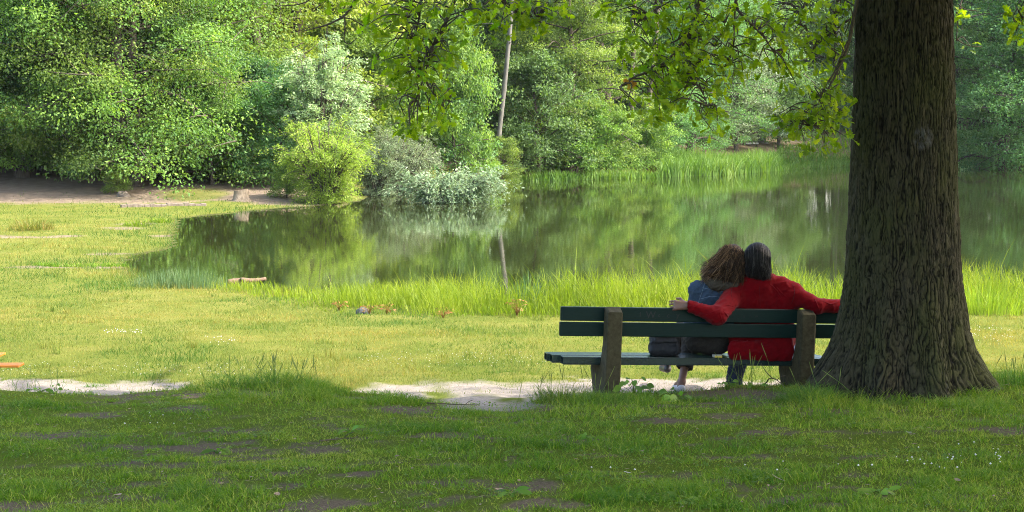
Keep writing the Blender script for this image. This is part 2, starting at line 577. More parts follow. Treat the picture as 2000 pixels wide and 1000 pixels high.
def height(x, y, sd=None):
    x = np.asarray(x, float); y = np.asarray(y, float)
    if sd is None: sd = lake_sd(x, y)
    yc, zc = crest(x)
    fg = .75 - .056 * (y - 2)
    fgc = .75 - .056 * (yc - 2)
    near = fg + (zc - fgc) * sstep(0, 1, (y - (yc - 2.6)) / 2.6)
    near = near + (fbm(x * .9, y * .9, 3) - .5) * .07 + (fbm(x * 5, y * 5, 5, 3) - .5) * .022
    back = np.interp(y, [14, 15.3, 16.6, 20, 24, 27, 35, 57, 60, 64, 68, 72, 80, 100, 115, 130, 200, 420],
                     [-.09, -.12, -.14, -.2, -.33, -.42, -.42, -.42, -.32, .0, .32, .55, .8, .9, 1.0, 1.6, 5, 10])
    back = back + (fbm(x * .5, y * .5, 9) - .5) * .10 * sstep(17, 22, y) * (1 - sstep(26, 30, y) * .6)
    back = back + (fbm(x * 3, y * 3, 11, 4) - .5) * np.where(y < 18, .09, .03)
    tt = sstep(0, 1, (y - yc) / .75)
    z = near * (1 - tt) + back * tt
    w = np.where(y > 70, 7.0, np.where(y > 33, 3.0, 2.0))
    out = WATER_Z + .015 + (z - WATER_Z) * sstep(0, 1, -sd / w)
    inn = WATER_Z - .03 - .9 * sstep(0, 4, sd)
    z = np.where(sd > 0, inn, np.where(-sd < w, np.maximum(out, WATER_Z + .015), z))
    return z


def hz(x, y):
    return float(height(np.array([x]), np.array([y]))[0])


# masks -----------------------------------------------------------------
def pix(x, y, z):
    """photo pixel of a ground point, used to lay out worn patches measured on the photograph"""
    dy = y; dz = z - CAM_Z
    dep = dy * CP - dz * SP
    up = dy * SP + dz * CP
    return 1000 + x / dep * FPX, 500 - up / dep * FPX


SOIL_SPOTS = [(310, 773, 150, 9), (480, 768, 70, 7), (360, 800, 60, 8), (400, 885, 150, 20), (300, 905, 110, 12), (480, 838, 90, 9), (180, 812, 60, 8), (150, 845, 60, 6),
              (90, 850, 70, 7), (960, 792, 130, 15), (790, 800, 80, 8), (1420, 772, 130, 16), (1610, 806, 70, 8), (1430, 812, 70, 7), (900, 945, 100, 12), (750, 925, 90, 10),
              (1000, 950, 60, 14), (1040, 945, 60, 10), (1590, 978, 130, 20), (1480, 968, 60, 12), (40, 990, 60, 14), (860, 850, 70, 6), (1990, 842, 60, 12), (1180, 890, 40, 8),
              (1290, 822, 60, 6), (630, 880, 60, 7), (1060, 985, 90, 12), (620, 985, 90, 12), (1250, 905, 60, 6), (1500, 845, 60, 6), (700, 840, 60, 6), (560, 925, 50, 6)]


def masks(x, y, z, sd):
    px, py = pix(x, y, z)
    yc, zc = crest(x)
    nz = fbm(x * 1.7, y * 1.7, 21) - .5
    nf = fbm(x * 7, y * 7, 23) - .5
    # sand
    e = (nz * .9 + nf * .5)
    px0 = 1000 + x / 15.8 * FPX
    far = np.interp(px0, [-400, 0, 330, 380, 600, 700, 850, 1040, 1250, 1500, 1700, 2000, 2400], [16.7, 16.7, 16.4, 15.6, 15.6, 16.0, 16.5, 16.7, 16.8, 16.7, 17.0, 17.1, 17.0])
    sand = sstep(.12, .35, y - yc + nf * .2) * sstep(-.15, .25, far - y + e * 1.1)
    thin = np.interp(px0, [350, 420, 620, 700, 860, 900], [0, .75, .75, .35, .3, 0])
    sand = sand * sstep(-.1, .15, .5 - thin + nz * 1.4 - .15)
    for (cx, cy, rx, ry) in [(530, 747, 20, 6), (960, 793, 95, 10)]:
        sand = np.maximum(sand, .8 * sstep(1.15, .8, ((px - cx) / rx) ** 2 + ((py - cy) / ry) ** 2 + nf * 1.4))
    # bare muddy strips in the left meadow
    strips = np.zeros_like(sand)
    for (cx, cy, rx, ry) in [(160, 521, 115, 2.6), (215, 496, 45, 2.6), (40, 463, 75, 2.2), (130, 461, 35, 1.8), (320, 461, 26, 1.8), (240, 446, 35, 2.5), (270, 437, 30, 2)]:
        strips = np.maximum(strips, .9 * sstep(1.4, .6, ((px - cx) / rx) ** 2 + ((py - cy) / ry) ** 2 + nz * 2.6 + nf * 1.6))
    pale = sstep(.5, .62, fbm(x * .8 + 4, y * 1.6, 31)) * sstep(19, 16.8, y) * sstep(0, .4, y - yc) * .6
    # soil of the shaded lawn
    spots = np.zeros_like(px)
    for (cx, cy, rx, ry) in SOIL_SPOTS:
        spots = np.maximum(spots, sstep(1.5, .2, ((px - cx) / rx) ** 2 + ((py - cy) / ry) ** 2))
    n2 = fbm(x * 1.5 + 7, y * 2.4, 41)
    n3 = fbm(x * 9 + 3, y * 11, 47, 3) - .5
    soil = sstep(.45, .72, n2 * .72 + spots * .34 + nf * .55 + n3 * .75) * sstep(.4, -.3, y - yc)
    # trodden earth under the trees on the left
    pth = sstep(0, 1.2, (y - 57.2) + nz * 3) * sstep(-5.2, -8.5, x + nz * 2) * sstep(100, 75, y)
    grassy = sstep(1.2, .6, ((px - 380) / 70) ** 2 + ((py - 380) / 14) ** 2 + nz) + sstep(1.2, .6, ((px - 430) / 60) ** 2 + ((py - 398) / 7) ** 2 + nz)
    pth = pth * (1 - np.clip(grassy, 0, 1) * .85)
    wood = sstep(66, 74, y) * (1 - pth)
    mud = sstep(.35, -.05, -sd + nf * .4) * .8
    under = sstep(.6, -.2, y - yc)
    return dict(sand=np.clip(np.maximum(sand, pale * 0), 0, 1), soil=np.clip(np.maximum(soil, wood * .9 * (sd < -3)), 0, 1), path=np.clip(np.maximum(pth, strips), 0, 1), mud=np.clip(mud, 0, 1), under=under)


def axis(segs):
    out = [segs[0][0]]
    for (a, b, s0, s1) in segs:
        p = a
        while p < b - 1e-6:
            f = (p - a) / (b - a)
            p = min(b, p + s0 * (1 - f) + s1 * f)
            out.append(p)
    return np.array(out)


ys = axis([(1, 8.5, .4, .16), (8.5, 13.8, .11, .09), (13.8, 17.2, .055, .055), (17.2, 30, .11, .22), (30, 75, .25, .7), (75, 140, .9, 2), (140, 430, 6, 30)])
xp = axis([(0, 5.2, .075, .085), (5.2, 12, .11, .3), (12, 40, .4, 1.6), (40, 330, 5, 30)])
xs = np.concatenate([-xp[:0:-1], xp])
XX, YY = np.meshgrid(xs, ys)
SD = lake_sd(XX, YY)
ZZ = height(XX, YY, SD)
MK = masks(XX, YY, ZZ, SD)
nx, ny = len(xs), len(ys)
idx = np.arange(nx * ny).reshape(ny, nx)
QQ = np.stack([idx[:-1, :-1], idx[:-1, 1:], idx[1:, 1:], idx[1:, :-1]], -1).reshape(-1, 4)
VV = np.stack([XX, YY, ZZ], -1).reshape(-1, 3)


def qmean(a):
    return a.ravel()[QQ].mean(1)


ms, mp = qmean(MK['sand']), qmean(MK['path'])
yq = qmean(YY)
reg = np.where((ms > .5) & (yq < 18.5), 1, np.where((mp > .5) & (yq > 56), 2, 0))
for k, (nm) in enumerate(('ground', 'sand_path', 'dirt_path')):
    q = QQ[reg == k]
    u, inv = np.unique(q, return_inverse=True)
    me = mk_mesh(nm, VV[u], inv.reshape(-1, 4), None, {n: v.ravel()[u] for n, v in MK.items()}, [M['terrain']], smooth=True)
    tag(obj(nm, me), kind='structure')

lw = Acc()
c3 = np.array([(x, y, WATER_Z) for x, y in ((-40, 20), (160, 20), (160, 135), (-40, 135))])
lw.add(c3, [(0, 1, 2, 3)])
tag(obj('lake', lw.mesh('lake', [M['water']])), kind='structure')

# ------------------------------------------------------------------ foliage makers


def leaves(acc, Pn, D, Nr, L, W, tint, fold=.18):
    """One folded rhombic leaf per point: along D, facing Nr."""
    D = unit(D); S = unit(np.cross(D, Nr)); Nn = np.cross(S, D)
    L = np.asarray(L)[:, None]; W = np.asarray(W)[:, None]
    a = Pn; b = Pn + D * L * .48 + S * W * .5 - Nn * W * fold; c = Pn + D * L; d = Pn + D * L * .48 - S * W * .5 - Nn * W * fold
    V = np.stack([a, b, c, d], 1).reshape(-1, 3)
    n = len(Pn)
    Q = np.arange(4 * n).reshape(-1, 4)
    acc.add(V, Q, None, np.repeat(np.clip(tint, 0, 1), 4))


def rand_dir(n, rng, up=0.0):
    v = rng.normal(size=(n, 3)); v = unit(v)
    v[:, 2] += up
    return unit(v)


def clump(acc, c, rad, n, L, W, tint, rng, droop=.35, up=.9):
    """A spray of leaves filling an ellipsoid; leaves hang outwards and face up."""
    u = rand_dir(n, rng) * (rng.random((n, 1)) ** (1 / 2.2))
    p = c + u * rad
    out = unit(u * np.array((1, 1, .4)) + rng.normal(size=(n, 3)) * .5 + np.array((0, 0, -droop)))
    nr = unit(rng.normal(size=(n, 3)) * .6 + np.array((0, 0, up)) + u * .5)
    leaves(acc, p, out, nr, L * rng.uniform(.7, 1.3, n), W * rng.uniform(.7, 1.3, n), tint + rng.normal(size=n) * .13 + u[:, 2] * .06)


def tree_meshes(name, seed, H, R, r0, base, nlimb, ncl, nleaf, L, prof, flat=.5, lift=.55, lean=(0, 0), rc=.16, bare_top=False, droop=.35):
    """trunk (with limbs) and crown meshes of a tree, base at the origin.
    base: height of the lowest limb; prof(t): relative limb length with t = 0 at the lowest limb, 1 at the top."""
    rng = np.random.default_rng(seed)
    tr, cr = Acc(), Acc()
    n = 9
    z = np.linspace(-.4, H * .97, n)
    w = rng.normal(size=(n, 2)).cumsum(0) * .012 * H; w -= w[0]
    tp = np.stack([w[:, 0] + lean[0] * z / H, w[:, 1] + lean[1] * z / H, z], 1)
    tp = curve(tp, 18)
    rr = r0 * (1 - np.linspace(0, 1, 18)) ** .8 + .02
    rr[0] *= 1.5; rr[1] *= 1.12
    tr.tube(tp, rr, 9)
    for i in range(nlimb):
        t = ((i + rng.random()) / nlimb) ** .9
        zl = base + (H * .93 - base) * t
        p0 = np.array([np.interp(zl, tp[:, 2], tp[:, k]) for k in range(3)])
        az = i * 2.39996 + rng.normal() * .35
        ln = R * prof(t) * rng.uniform(.72, 1.15)
        el = lift * (.25 + t * 1.1) + rng.normal() * .12
        d = np.array((math.cos(az) * math.cos(el), math.sin(az) * math.cos(el), math.sin(el)))
        m = p0 + d * ln * .5 + rng.normal(size=3) * .05 * ln
        e = p0 + d * ln + np.array((0, 0, -.16 * ln * (1 - t) * (1 + droop))) + rng.normal(size=3) * .05 * ln
        lp = curve([p0, m, e], 8)
        rl = r0 * .34 * (1 - t * .6)
        tr.tube(lp, np.linspace(rl, .012, 8), 5)
        for k in range(ncl):
            f = .28 + .75 * (k + rng.random()) / ncl
            q = np.array([np.interp(min(f, 1), np.linspace(0, 1, 8), lp[:, j]) for j in range(3)])
            side = np.cross(d, (0, 0, 1)); side /= np.linalg.norm(side) + 1e-6
            c = q + side * rng.normal() * ln * .22 + np.array((0, 0, rng.normal() * ln * .08 + .1)) + d * max(0, f - 1) * ln
            if c[2] < .3: c[2] = .3 + rng.random() * .3
            if rng.random() < .5: tr.tube(curve([q, (q + c) / 2 + rng.normal(size=3) * .08, c], 4), np.linspace(rl * .35, .008, 4), 4)
            s = R * rc * rng.uniform(.65, 1.35) * (.6 + .5 * prof(t))
            clump(cr, c, np.array((s, s, s * flat)), int(nleaf * rng.uniform(.6, 1.4)), L, L * .62, .5 + rng.normal() * .17, rng, droop)
    return tr.mesh(name + '_trunk', [M['bark']], True), cr.mesh(name + '_crown', [M['leaf_mid']])


def bush_meshes(name, seed, H, R, nstem, nsub, nleaf, L, W, spread=1.0, weep=.3, low=.02, sq=(1, 1)):
    """Willow-like bush: stems from the ground arching out, fine leaves along many drooping sprays."""
    rng = np.random.default_rng(seed)
    tr, cr = Acc(), Acc()
    for i in range(nstem):
        az = rng.random() * 6.283
        rr = R * rng.random() ** .5 * spread
        hh = H * rng.uniform(.6, 1.0) * (1 - .35 * (rr / R) ** 2)
        e = np.array((math.cos(az) * rr * sq[0], math.sin(az) * rr * sq[1], hh))
        s0 = np.array((math.cos(az) * R * .08, math.sin(az) * R * .08, -.2))
        m = s0 * .5 + e * .5 + np.array((0, 0, H * .12))
        lp = curve([s0, m, e], 8)
        tr.tube(lp, np.linspace(.035 + .006 * H, .008, 8), 5)
        for k in range(nsub):
            f = rng.uniform(low + .05, 1)
            q = np.array([np.interp(f, np.linspace(0, 1, 8), lp[:, j]) for j in range(3)])
            dr = rand_dir(1, rng)[0] * np.array((1, 1, .5)) + unit(e * np.array((1, 1, 0))) * .6 + np.array((0, 0, .35))
            ln = R * rng.uniform(.22, .42)
            p1 = q + dr * ln * .6; p2 = q + dr * ln + np.array((0, 0, -weep * ln * 1.6))
            if p2[2] < .05: p2[2] = .05 + rng.random() * .2
            sp = curve([q, p1, p2], 6)
            tr.tube(sp, np.linspace(.012, .004, 6), 3, cap=False)
            n = int(nleaf * rng.uniform(.7, 1.3))
            ff = rng.uniform(.1, 1, n)
            p = np.stack([np.interp(ff, np.linspace(0, 1, 6), sp[:, j]) for j in range(3)], 1) + rng.normal(size=(n, 3)) * ln * .13
            dd = unit(sp[-1] - sp[0]) + rng.normal(size=(n, 3)) * .6 + np.array((0, 0, -.25))
            nr = rng.normal(size=(n, 3)) * .7 + np.array((0, 0, .7))
            leaves(cr, p, dd, nr, L * rng.uniform(.7, 1.3, n), W * rng.uniform(.7, 1.3, n), .5 + rng.normal() * .15 + rng.normal(size=n) * .15)
    return tr.mesh(name + '_stems', [M['bark']], True), cr.mesh(name + '_crown', [M['leaf_silver']])


def oval(t): return math.sqrt(max(.02, 1 - ((t - .38) / .66) ** 2))
def cone(t): return max(.12, 1.05 - t * .95)
def dome(t): return math.sqrt(max(.02, 1 - (t * .97) ** 2.2))


PROTO = {}
PROTO['broad_a'] = tree_meshes('broad_a', 1, 17, 7.0, .32, .9, 46, 11, 150, .145, dome, .55, .5)
PROTO['broad_b'] = tree_meshes('broad_b', 2, 15, 6.2, .29, .8, 42, 11, 145, .145, oval, .5, .5)
PROTO['layer_a'] = tree_meshes('layer_a', 3, 17, 5.2, .3, 1.2, 52, 9, 95, .16, cone, .3, .3, rc=.15)
PROTO['layer_b'] = tree_meshes('layer_b', 4, 15, 5.6, .28, 1.0, 48, 10, 95, .165, oval, .32, .38, rc=.15)
PROTO['tall_a'] = tree_meshes('tall_a', 5, 21, 5.6, .42, 5.5, 36, 10, 80, .22, oval, .55, .5)
PROTO['tall_b'] = tree_meshes('tall_b', 6, 19, 5.2, .36, 4.0, 36, 10, 80, .21, dome, .5, .6)
PROTO['shrub_a'] = tree_meshes('shrub_a', 7, 3.4, 2.4, .07, .15, 26, 7, 80, .13, dome, .6, .6, rc=.2)
PROTO['shrub_b'] = tree_meshes('shrub_b', 8, 4.8, 2.6, .09, .3, 30, 7, 80, .13, oval, .5, .7, rc=.19)
PROTO['willow_bush'] = bush_meshes('willow_bush', 9, 3.25, 1.55, 50, 12, 50, .095, .03, weep=.3)
PROTO['willow_tall'] = bush_meshes('willow_tall', 10, 5.6, 1.35, 44, 12, 44, .12, .045, weep=.25, low=.15)
PROTO['willow_low'] = bush_meshes('willow_low', 11, 1.35, 2.2, 40, 9, 34, .16, .055, weep=.35, sq=(1, .55))


def plant(name, proto, x, y, s=1.0, rz=0.0, leaf='leaf_mid', bark='bark', label=None, cat='tree', group=None, sz=None, dz=0.0, stems='trunk'):
    e = empty(name, (x, y, hz(x, y) + dz), label, cat, group, world_parts=False)
    e.rotation_euler.z = rz
    e.scale = (s, s, sz or s)
    for nm, me, mt in ((stems, PROTO[proto][0], bark), ('crown', PROTO[proto][1], leaf)):
        o = obj(nm, me, e)
        o.material_slots[0].link = 'OBJECT'
        o.material_slots[0].material = M[mt]
    return e


def at(px, d):
    return ((px - 1000) / FPX * d * 1.0, d)


def tree(px, d, proto, s, leaf, label, name='tree', rz=None, bark='bark', **kw):
    x, y = at(px, d)
    return plant(name, proto, x, y, s, random.random() * 6.28 if rz is None else rz, leaf, bark, label, **kw)


# the left group by the dirt path
tree(222, 63.5, 'broad_a', .92, 'leaf_mid', 'big leafy tree over the dirt path, its trunk base wrapped in green shoots', 'broadleaf_tree', .4)
tree(258, 63.5, 'broad_b', .8, 'leaf_mid', 'tree with bare dark trunk standing on the path just right of the ivy-wrapped trunk', 'broadleaf_tree', 2.0)
tree(292, 65.5, 'broad_b', .72, 'leaf_blue', 'blue-green tree with low boughs, rightmost trunk of the three on the dirt path', 'broadleaf_tree', 4.1)
tree(48, 66.5, 'broad_b', .95, 'leaf_mid', 'bright green tree at the left edge above the dirt path', 'broadleaf_tree', 1.2)
tree(-90, 66, 'broad_a', .9, 'leaf_dark', 'dark leafy tree cut by the left edge of the photo', 'broadleaf_tree', 3.3)
tree(400, 70, 'broad_a', .85, 'leaf_mid', 'green tree between the blue-green tree and the yellow-green trees', 'broadleaf_tree', 5.2)
tree(60, 66.5, 'shrub_b', .95, 'leaf_mid', 'mid green bush at the left edge beside the dirt path', 'bush', cat='bush')
tree(120, 66.5, 'shrub_a', 1.0, 'leaf_mid', 'spreading bush behind the path left of the ivy-wrapped trunk', 'bush', cat='bush')
tree(-10, 68, 'shrub_b', .9, 'leaf_mid', 'mid green bush in the far left corner behind the path', 'bush', cat='bush')
tree(165, 70, 'shrub_b', .9, 'leaf_mid', 'shaded bush far back between the left trunks', 'bush', cat='bush')
tree(228, 61.2, 'shrub_a', .26, 'leaf_mid', 'small clump of green shoots at the foot of the left trunk', 'shoot_clump', cat='bush')
tree(340, 74, 'shrub_b', 1.0, 'leaf_mid', 'bush behind the dirt path right of the three trunks', 'bush', cat='bush')
tree(455, 66, 'shrub_a', .78, 'leaf_yellow', 'yellowish bush on the bank above the tree stump', 'bush', cat='bush')
tree(420, 69, 'shrub_b', .9, 'leaf_mid', 'green bush on the bank behind the yellowish bush', 'bush', cat='bush')
tree(20, 71, 'shrub_b', 1.4, 'leaf_mid', 'tall bush filling the gap under the left edge trees', 'bush', cat='bush')
tree(310, 71, 'shrub_b', 1.3, 'leaf_blue', 'tall bluish bush behind the rightmost trunk on the path', 'bush', cat='bush')
tree(35, 66.5, 'shrub_b', .8, 'leaf_mid', 'leafy bush in front of the trees at the left edge above the path', 'bush', cat='bush', sz=.8)
tree(100, 67.6, 'shrub_b', .8, 'leaf_mid', 'leafy bush left of the ivy-wrapped trunk on the path', 'bush', cat='bush', sz=.85)
tree(150, 68.5, 'shrub_b', .8, 'leaf_blue', 'bush close behind the ivy-wrapped trunk on its left', 'bush', cat='bush')
tree(375, 67.5, 'shrub_b', .8, 'leaf_blue', 'blue-green drooping bush above the stone kerb', 'bush', cat='bush', sz=1.0)
tree(345, 67.5, 'shrub_b', .8, 'leaf_blue', 'bluish bush drooping over the stone kerb below the rightmost trunk', 'bush', cat='bush', sz=.85)
tree(415, 64.0, 'shrub_b', .72, 'leaf_mid', 'green bush on the bank just left behind the tree stump', 'bush', cat='bush', sz=.8)
# yellow-green trees behind the willows
tree(515, 72, 'layer_a', 1.0, 'leaf_yellow', 'tall yellow-green tree with layered boughs left of the white willow', 'alder_tree', .3)
tree(590, 78, 'layer_b', 1.25, 'leaf_yellow', 'yellow-green tree rising behind the white willow', 'alder_tree', 1.9)
tree(440, 79, 'layer_a', 1.1, 'leaf_yellow', 'yellow-green tree at the back between the left group and the willows', 'alder_tree', 3.0)
tree(660, 84, 'layer_b', 1.2, 'leaf_yellow', 'yellow-green tree above the gap right of the white willow', 'alder_tree', 4.4)
tree(540, 64, 'shrub_b', .72, 'leaf_blue', 'dark blue-green bush left of the yellow willow bush', 'bush', cat='bush')
tree(505, 66, 'shrub_b', .85, 'leaf_dark', 'dark bush on the bank right behind the tree stump', 'bush', cat='bush')
tree(560, 60.3, 'shrub_a', .32, 'leaf_mid', 'small green bush at the water edge left of the yellow willow', 'bush', cat='bush')
# willows
tree(637, 59.6, 'willow_bush', 1.0, 'leaf_lime', 'bright yellow-green round willow bush at the water edge', 'willow_bush', .5, cat='bush', stems='stems')
tree(628, 63.5, 'willow_tall', 1.12, 'leaf_pale', 'tall whitish silver willow behind the yellow willow bush', 'white_willow', 1.0, stems='stems')
w = tree(882, 61.0, 'willow_low', .88, 'leaf_silver', 'low silvery willow leaning out into the water', 'silver_willow', 0.0, cat='bush', stems='stems')
w.location.z = WATER_Z - .05
tree(782, 67, 'willow_bush', .92, 'leaf_silver', 'silver-grey willow bush on the bank left of the low willow', 'silver_willow', 2.2, cat='bush', stems='stems')
tree(735, 66, 'willow_bush', .75, 'leaf_silver', 'small silver bush between the yellow willow and the grey bush', 'silver_willow', 3.2, cat='bush', stems='stems')
# middle of the far shore
tree(715, 75, 'shrub_b', 1.15, 'leaf_mid', 'fresh green bush behind the small silver bush', 'bush', cat='bush')
tree(700, 80, 'layer_b', .62, 'leaf_mid', 'slim green tree right of the white willow', 'young_tree')
tree(893, 77, 'shrub_b', .8, 'leaf_mid', 'pointed light green young tree behind the low silver willow', 'young_tree', .8, sz=1.4)
tree(862, 78, 'shrub_b', 1.1, 'leaf_blue', 'rounded green bush behind the low silver willow', 'bush', cat='bush')
tree(984, 79.6, 'shrub_b', .42, 'leaf_mid', 'green bush at the foot of the thin leaning trunk', 'bush', cat='bush')
tree(1050, 84, 'shrub_b', 1.1, 'leaf_blue', 'dark green bush at the water edge in the middle of the far shore', 'bush', cat='bush')
tree(1115, 87, 'layer_b', .75, 'leaf_mid', 'layered green tree standing over the middle of the far shore', 'broadleaf_tree', 2.4)
tree(1180, 92, 'layer_a', .9, 'leaf_mid', 'tall layered tree left of the twin brown trunks', 'broadleaf_tree', .9)
tree(1125, 86, 'shrub_a', 1.0, 'leaf_mid', 'green bush overhanging the water below the layered tree', 'bush', cat='bush')
tree(1185, 88, 'shrub_a', .85, 'leaf_mid', 'low bush at the water edge just left of the twin trunks', 'bush', cat='bush')
tree(1300, 94, 'shrub_b', .9, 'leaf_blue', 'bush right of the twin brown trunks', 'bush', cat='bush')
tree(1265, 91, 'shrub_a', .8, 'leaf_mid', 'bush at the water edge below the twin brown trunks', 'bush', cat='bush')
tree(1345, 100, 'broad_b', .7, 'leaf_blue', 'bluish tree behind the reeds on the far shore', 'broadleaf_tree', 1.0)
tree(1435, 106, 'shrub_b', 1.25, 'leaf_silver', 'pale feathery ash bush behind the far reeds', 'ash_bush', 1.7, cat='bush')
tree(1520, 112, 'shrub_b', 1.15, 'leaf_blue', 'bush at the foot of the thick far trunk', 'bush', cat='bush')
tree(1960, 104, 'layer_b', 1.15, 'leaf_blue', 'big blue-green tree overhanging the water right of the oak trunk', 'broadleaf_tree', 3.9)
tree(2060, 101, 'broad_b', 1.0, 'leaf_blue', 'dark tree at the right edge leaning over the lake', 'broadleaf_tree', .2)
tree(1985, 107, 'shrub_b', 1.4, 'leaf_blue', 'bush dipping into the water at the right edge', 'bush', cat='bush', dz=-.4)
# single trunks one can tell apart


def bare_tree(name, pts, r0, r1, label, bark='bark_pale', stubs=0, crown=None, seed=0):
    rng = np.random.default_rng(seed)
    base = np.array(pts[0], float)
    e = empty(name, base, label, 'tree')
    a = Acc()
    lp = curve(pts, 26)
    rr = np.linspace(r0, r1, 26) * (1 + rng.normal(size=26) * .03); rr[:2] *= 1.25
    a.tube(lp, rr, 10)
    for k in range(stubs):
        f = rng.uniform(.45, .98)
        q = np.array([np.interp(f, np.linspace(0, 1, 26), lp[:, j]) for j in range(3)])
        d = rand_dir(1, rng)[0] * np.array((1, .7, .25)); ln = rng.uniform(.6, 2.6)
        a.tube(curve([q, q + d * ln * .5 + np.array((0, 0, .1)), q + d * ln + np.array((0, 0, rng.normal() * .3))], 6), np.linspace(r1 * .35, .01, 6), 4)
    me = a.mesh(name + '_trunk', [M[bark]], True)
    me.transform(Matrix.Translation(-Vector(base)))
    o = obj('trunk', me); o.parent = e
    if crown:
        n, rad, leaf, cz = crown
        c = Acc()
        for k in range(n):
            cc = lp[-1] + np.array((0, 0, cz)) + rand_dir(1, rng)[0] * np.array(rad) * rng.random() ** .4
            a2 = rng.uniform(.6, 1.2)
            clump(c, cc, np.array((a2, a2, a2 * .5)), 46, .26, .15, .5 + rng.normal() * .15, rng)
        me = c.mesh(name + '_crown', [M[leaf]])
        me.transform(Matrix.Translation(-Vector(base)))
        o = obj('crown', me); o.parent = e
    return e


def gp(px, d, dz=-.3):
    x, y = at(px, d)
    return (x, y, hz(x, y) + dz)


bare_tree('pine_tree', [gp(966, 80.5), P(975, 260, 80.5), P(987, 150, 80.5), P(999, 20, 80.5), P(1006, -120, 80.5), P(1010, -260, 80.5)], .13, .08, 'thin bare pale trunk leaning right above the middle of the lake', stubs=14, crown=(34, (2.6, 2.6, 2), 'leaf_dark', 1.2), seed=3)
bare_tree('twin_trunk_tree', [gp(1233, 92), P(1232, 250, 92), P(1236, 120, 92), P(1240, -80, 92), P(1240, -250, 92)], .17, .1, 'straight brown trunk, left one of the twin trunks on the far shore', 'bark', stubs=6, crown=(50, (4, 4, 3), 'leaf_mid', .5), seed=4)
bare_tree('twin_trunk_tree', [gp(1246, 92.6), P(1256, 250, 92.6), P(1270, 170, 92.6), P(1284, 20, 92.6), P(1290, -240, 92.6)], .21, .1, 'thicker brown trunk leaning right beside the straight twin', 'bark', stubs=6, crown=(50, (4, 4, 3), 'leaf_mid', .5), seed=5)
bare_tree('forest_tree', [gp(1482, 113), P(1483, 230, 113), P(1480, 100, 113), P(1484, -200, 113)], .48, .25, 'thick brown trunk in the wood behind the pale ash bush', 'bark_pale', stubs=5, crown=(60, (5, 5, 4), 'leaf_dark', 1), seed=6)
bare_tree('forest_tree', [gp(1632, 126), P(1633, 250, 126), P(1634, 120, 126), P(1634, -160, 126)], .34, .2, 'pale trunk behind the far grass bank just left of the oak', 'bark_pale', stubs=4, crown=(60, (5, 5, 4), 'leaf_dark', 1), seed=7)
bare_tree('forest_tree', [gp(1872, 128), P(1872, 250, 128), P(1874, 100, 128), P(1874, -160, 128)], .4, .2, 'brown trunk on the far bank just right of the oak', 'bark', stubs=4, crown=(60, (5, 5, 4), 'leaf_dark', 1), seed=8)
bare_tree('forest_tree', [gp(722, 90), P(727, 180, 90), P(740, 110, 90), P(760, -80, 90), P(765, -220, 90)], .26, .14, 'short stretch of brown trunk leaning in the gap right of the white willow', 'bark_pale', stubs=5, crown=(50, (4, 4, 3), 'leaf_dark', .5), seed=9)
bare_tree('forest_tree', [gp(795, 88), P(795, 250, 88), P(797, 100, 88), P(800, -200, 88)], .16, .1, 'dark slim trunk above the grey willow bush', 'bark', stubs=5, crown=(50, (4, 4, 3), 'leaf_dark', .5), seed=10)

# the wood behind: ranks of trees that nothing tells apart
GRP = 'trees of the wood behind the lake'
LBL = 'one of the dark crowded trees of the wood behind the lake shore'
ranks = [(-160, 84, 'tall_b'), (40, 82, 'broad_a'), (190, 86, 'tall_a'), (330, 84, 'broad_b'), (500, 92, 'tall_b'), (620, 96, 'tall_a'), (730, 97, 'tall_b'),
         (800, 92, 'broad_b'), (860, 98, 'tall_a'), (930, 95, 'broad_a'), (1010, 99, 'tall_b'), (1070, 97, 'broad_b'), (1150, 104, 'tall_a'), (1220, 106, 'broad_a'),
         (1300, 110, 'tall_b'), (1370, 112, 'broad_b'), (1440, 120, 'tall_a'), (1520, 124, 'broad_a'), (1580, 132, 'tall_b'), (1650, 136, 'tall_a'), (1720, 134, 'broad_b'),
         (1790, 138, 'tall_b'), (1850, 136, 'broad_a'), (1910, 128, 'tall_a'), (2000, 122, 'broad_a'), (2090, 116, 'tall_b'), (2180, 112, 'broad_b'), (2290, 108, 'tall_a'), (-300, 80, 'broad_b'), (-450, 82, 'broad_a'),
         (-250, 96, 'tall_a'), (-60, 98, 'broad_b'), (110, 100, 'tall_b'), (270, 102, 'tall_a'), (420, 104, 'broad_a'), (570, 110, 'tall_a'), (690, 112, 'broad_a'), (780, 114, 'tall_b'),
         (890, 115, 'tall_a'), (980, 116, 'broad_a'), (1080, 118, 'tall_b'), (1190, 124, 'tall_a'), (1290, 130, 'broad_a'), (1400, 136, 'tall_b'), (1500, 142, 'broad_b'),
         (1610, 150, 'broad_a'), (1700, 152, 'tall_a'), (1800, 154, 'broad_b'), (1900, 148, 'broad_a'), (2010, 142, 'tall_b'), (2130, 136, 'broad_a'), (2260, 130, 'tall_a'), (2400, 120, 'broad_a'), (2520, 112, 'tall_b'), (2650, 108, 'broad_b'), (2790, 112, 'tall_a'), (2950, 108, 'broad_a'), (3120, 114, 'tall_b'), (3300, 110, 'broad_b'), (3500, 112, 'tall_a'), (3720, 106, 'broad_a'), (3950, 108, 'tall_b'), (4200, 104, 'broad_b'), (-600, 84, 'tall_a'), (-760, 86, 'broad_a'), (-930, 82, 'tall_b'), (-1120, 84, 'broad_b'), (-1320, 80, 'broad_a')]
for px, d, pr in ranks:
    tree(px + random.uniform(-15, 15), d, pr, random.uniform(.95, 1.25), random.choice(['leaf_dark', 'leaf_dark', 'leaf_mid', 'leaf_blue']), LBL, 'forest_tree', group=GRP)
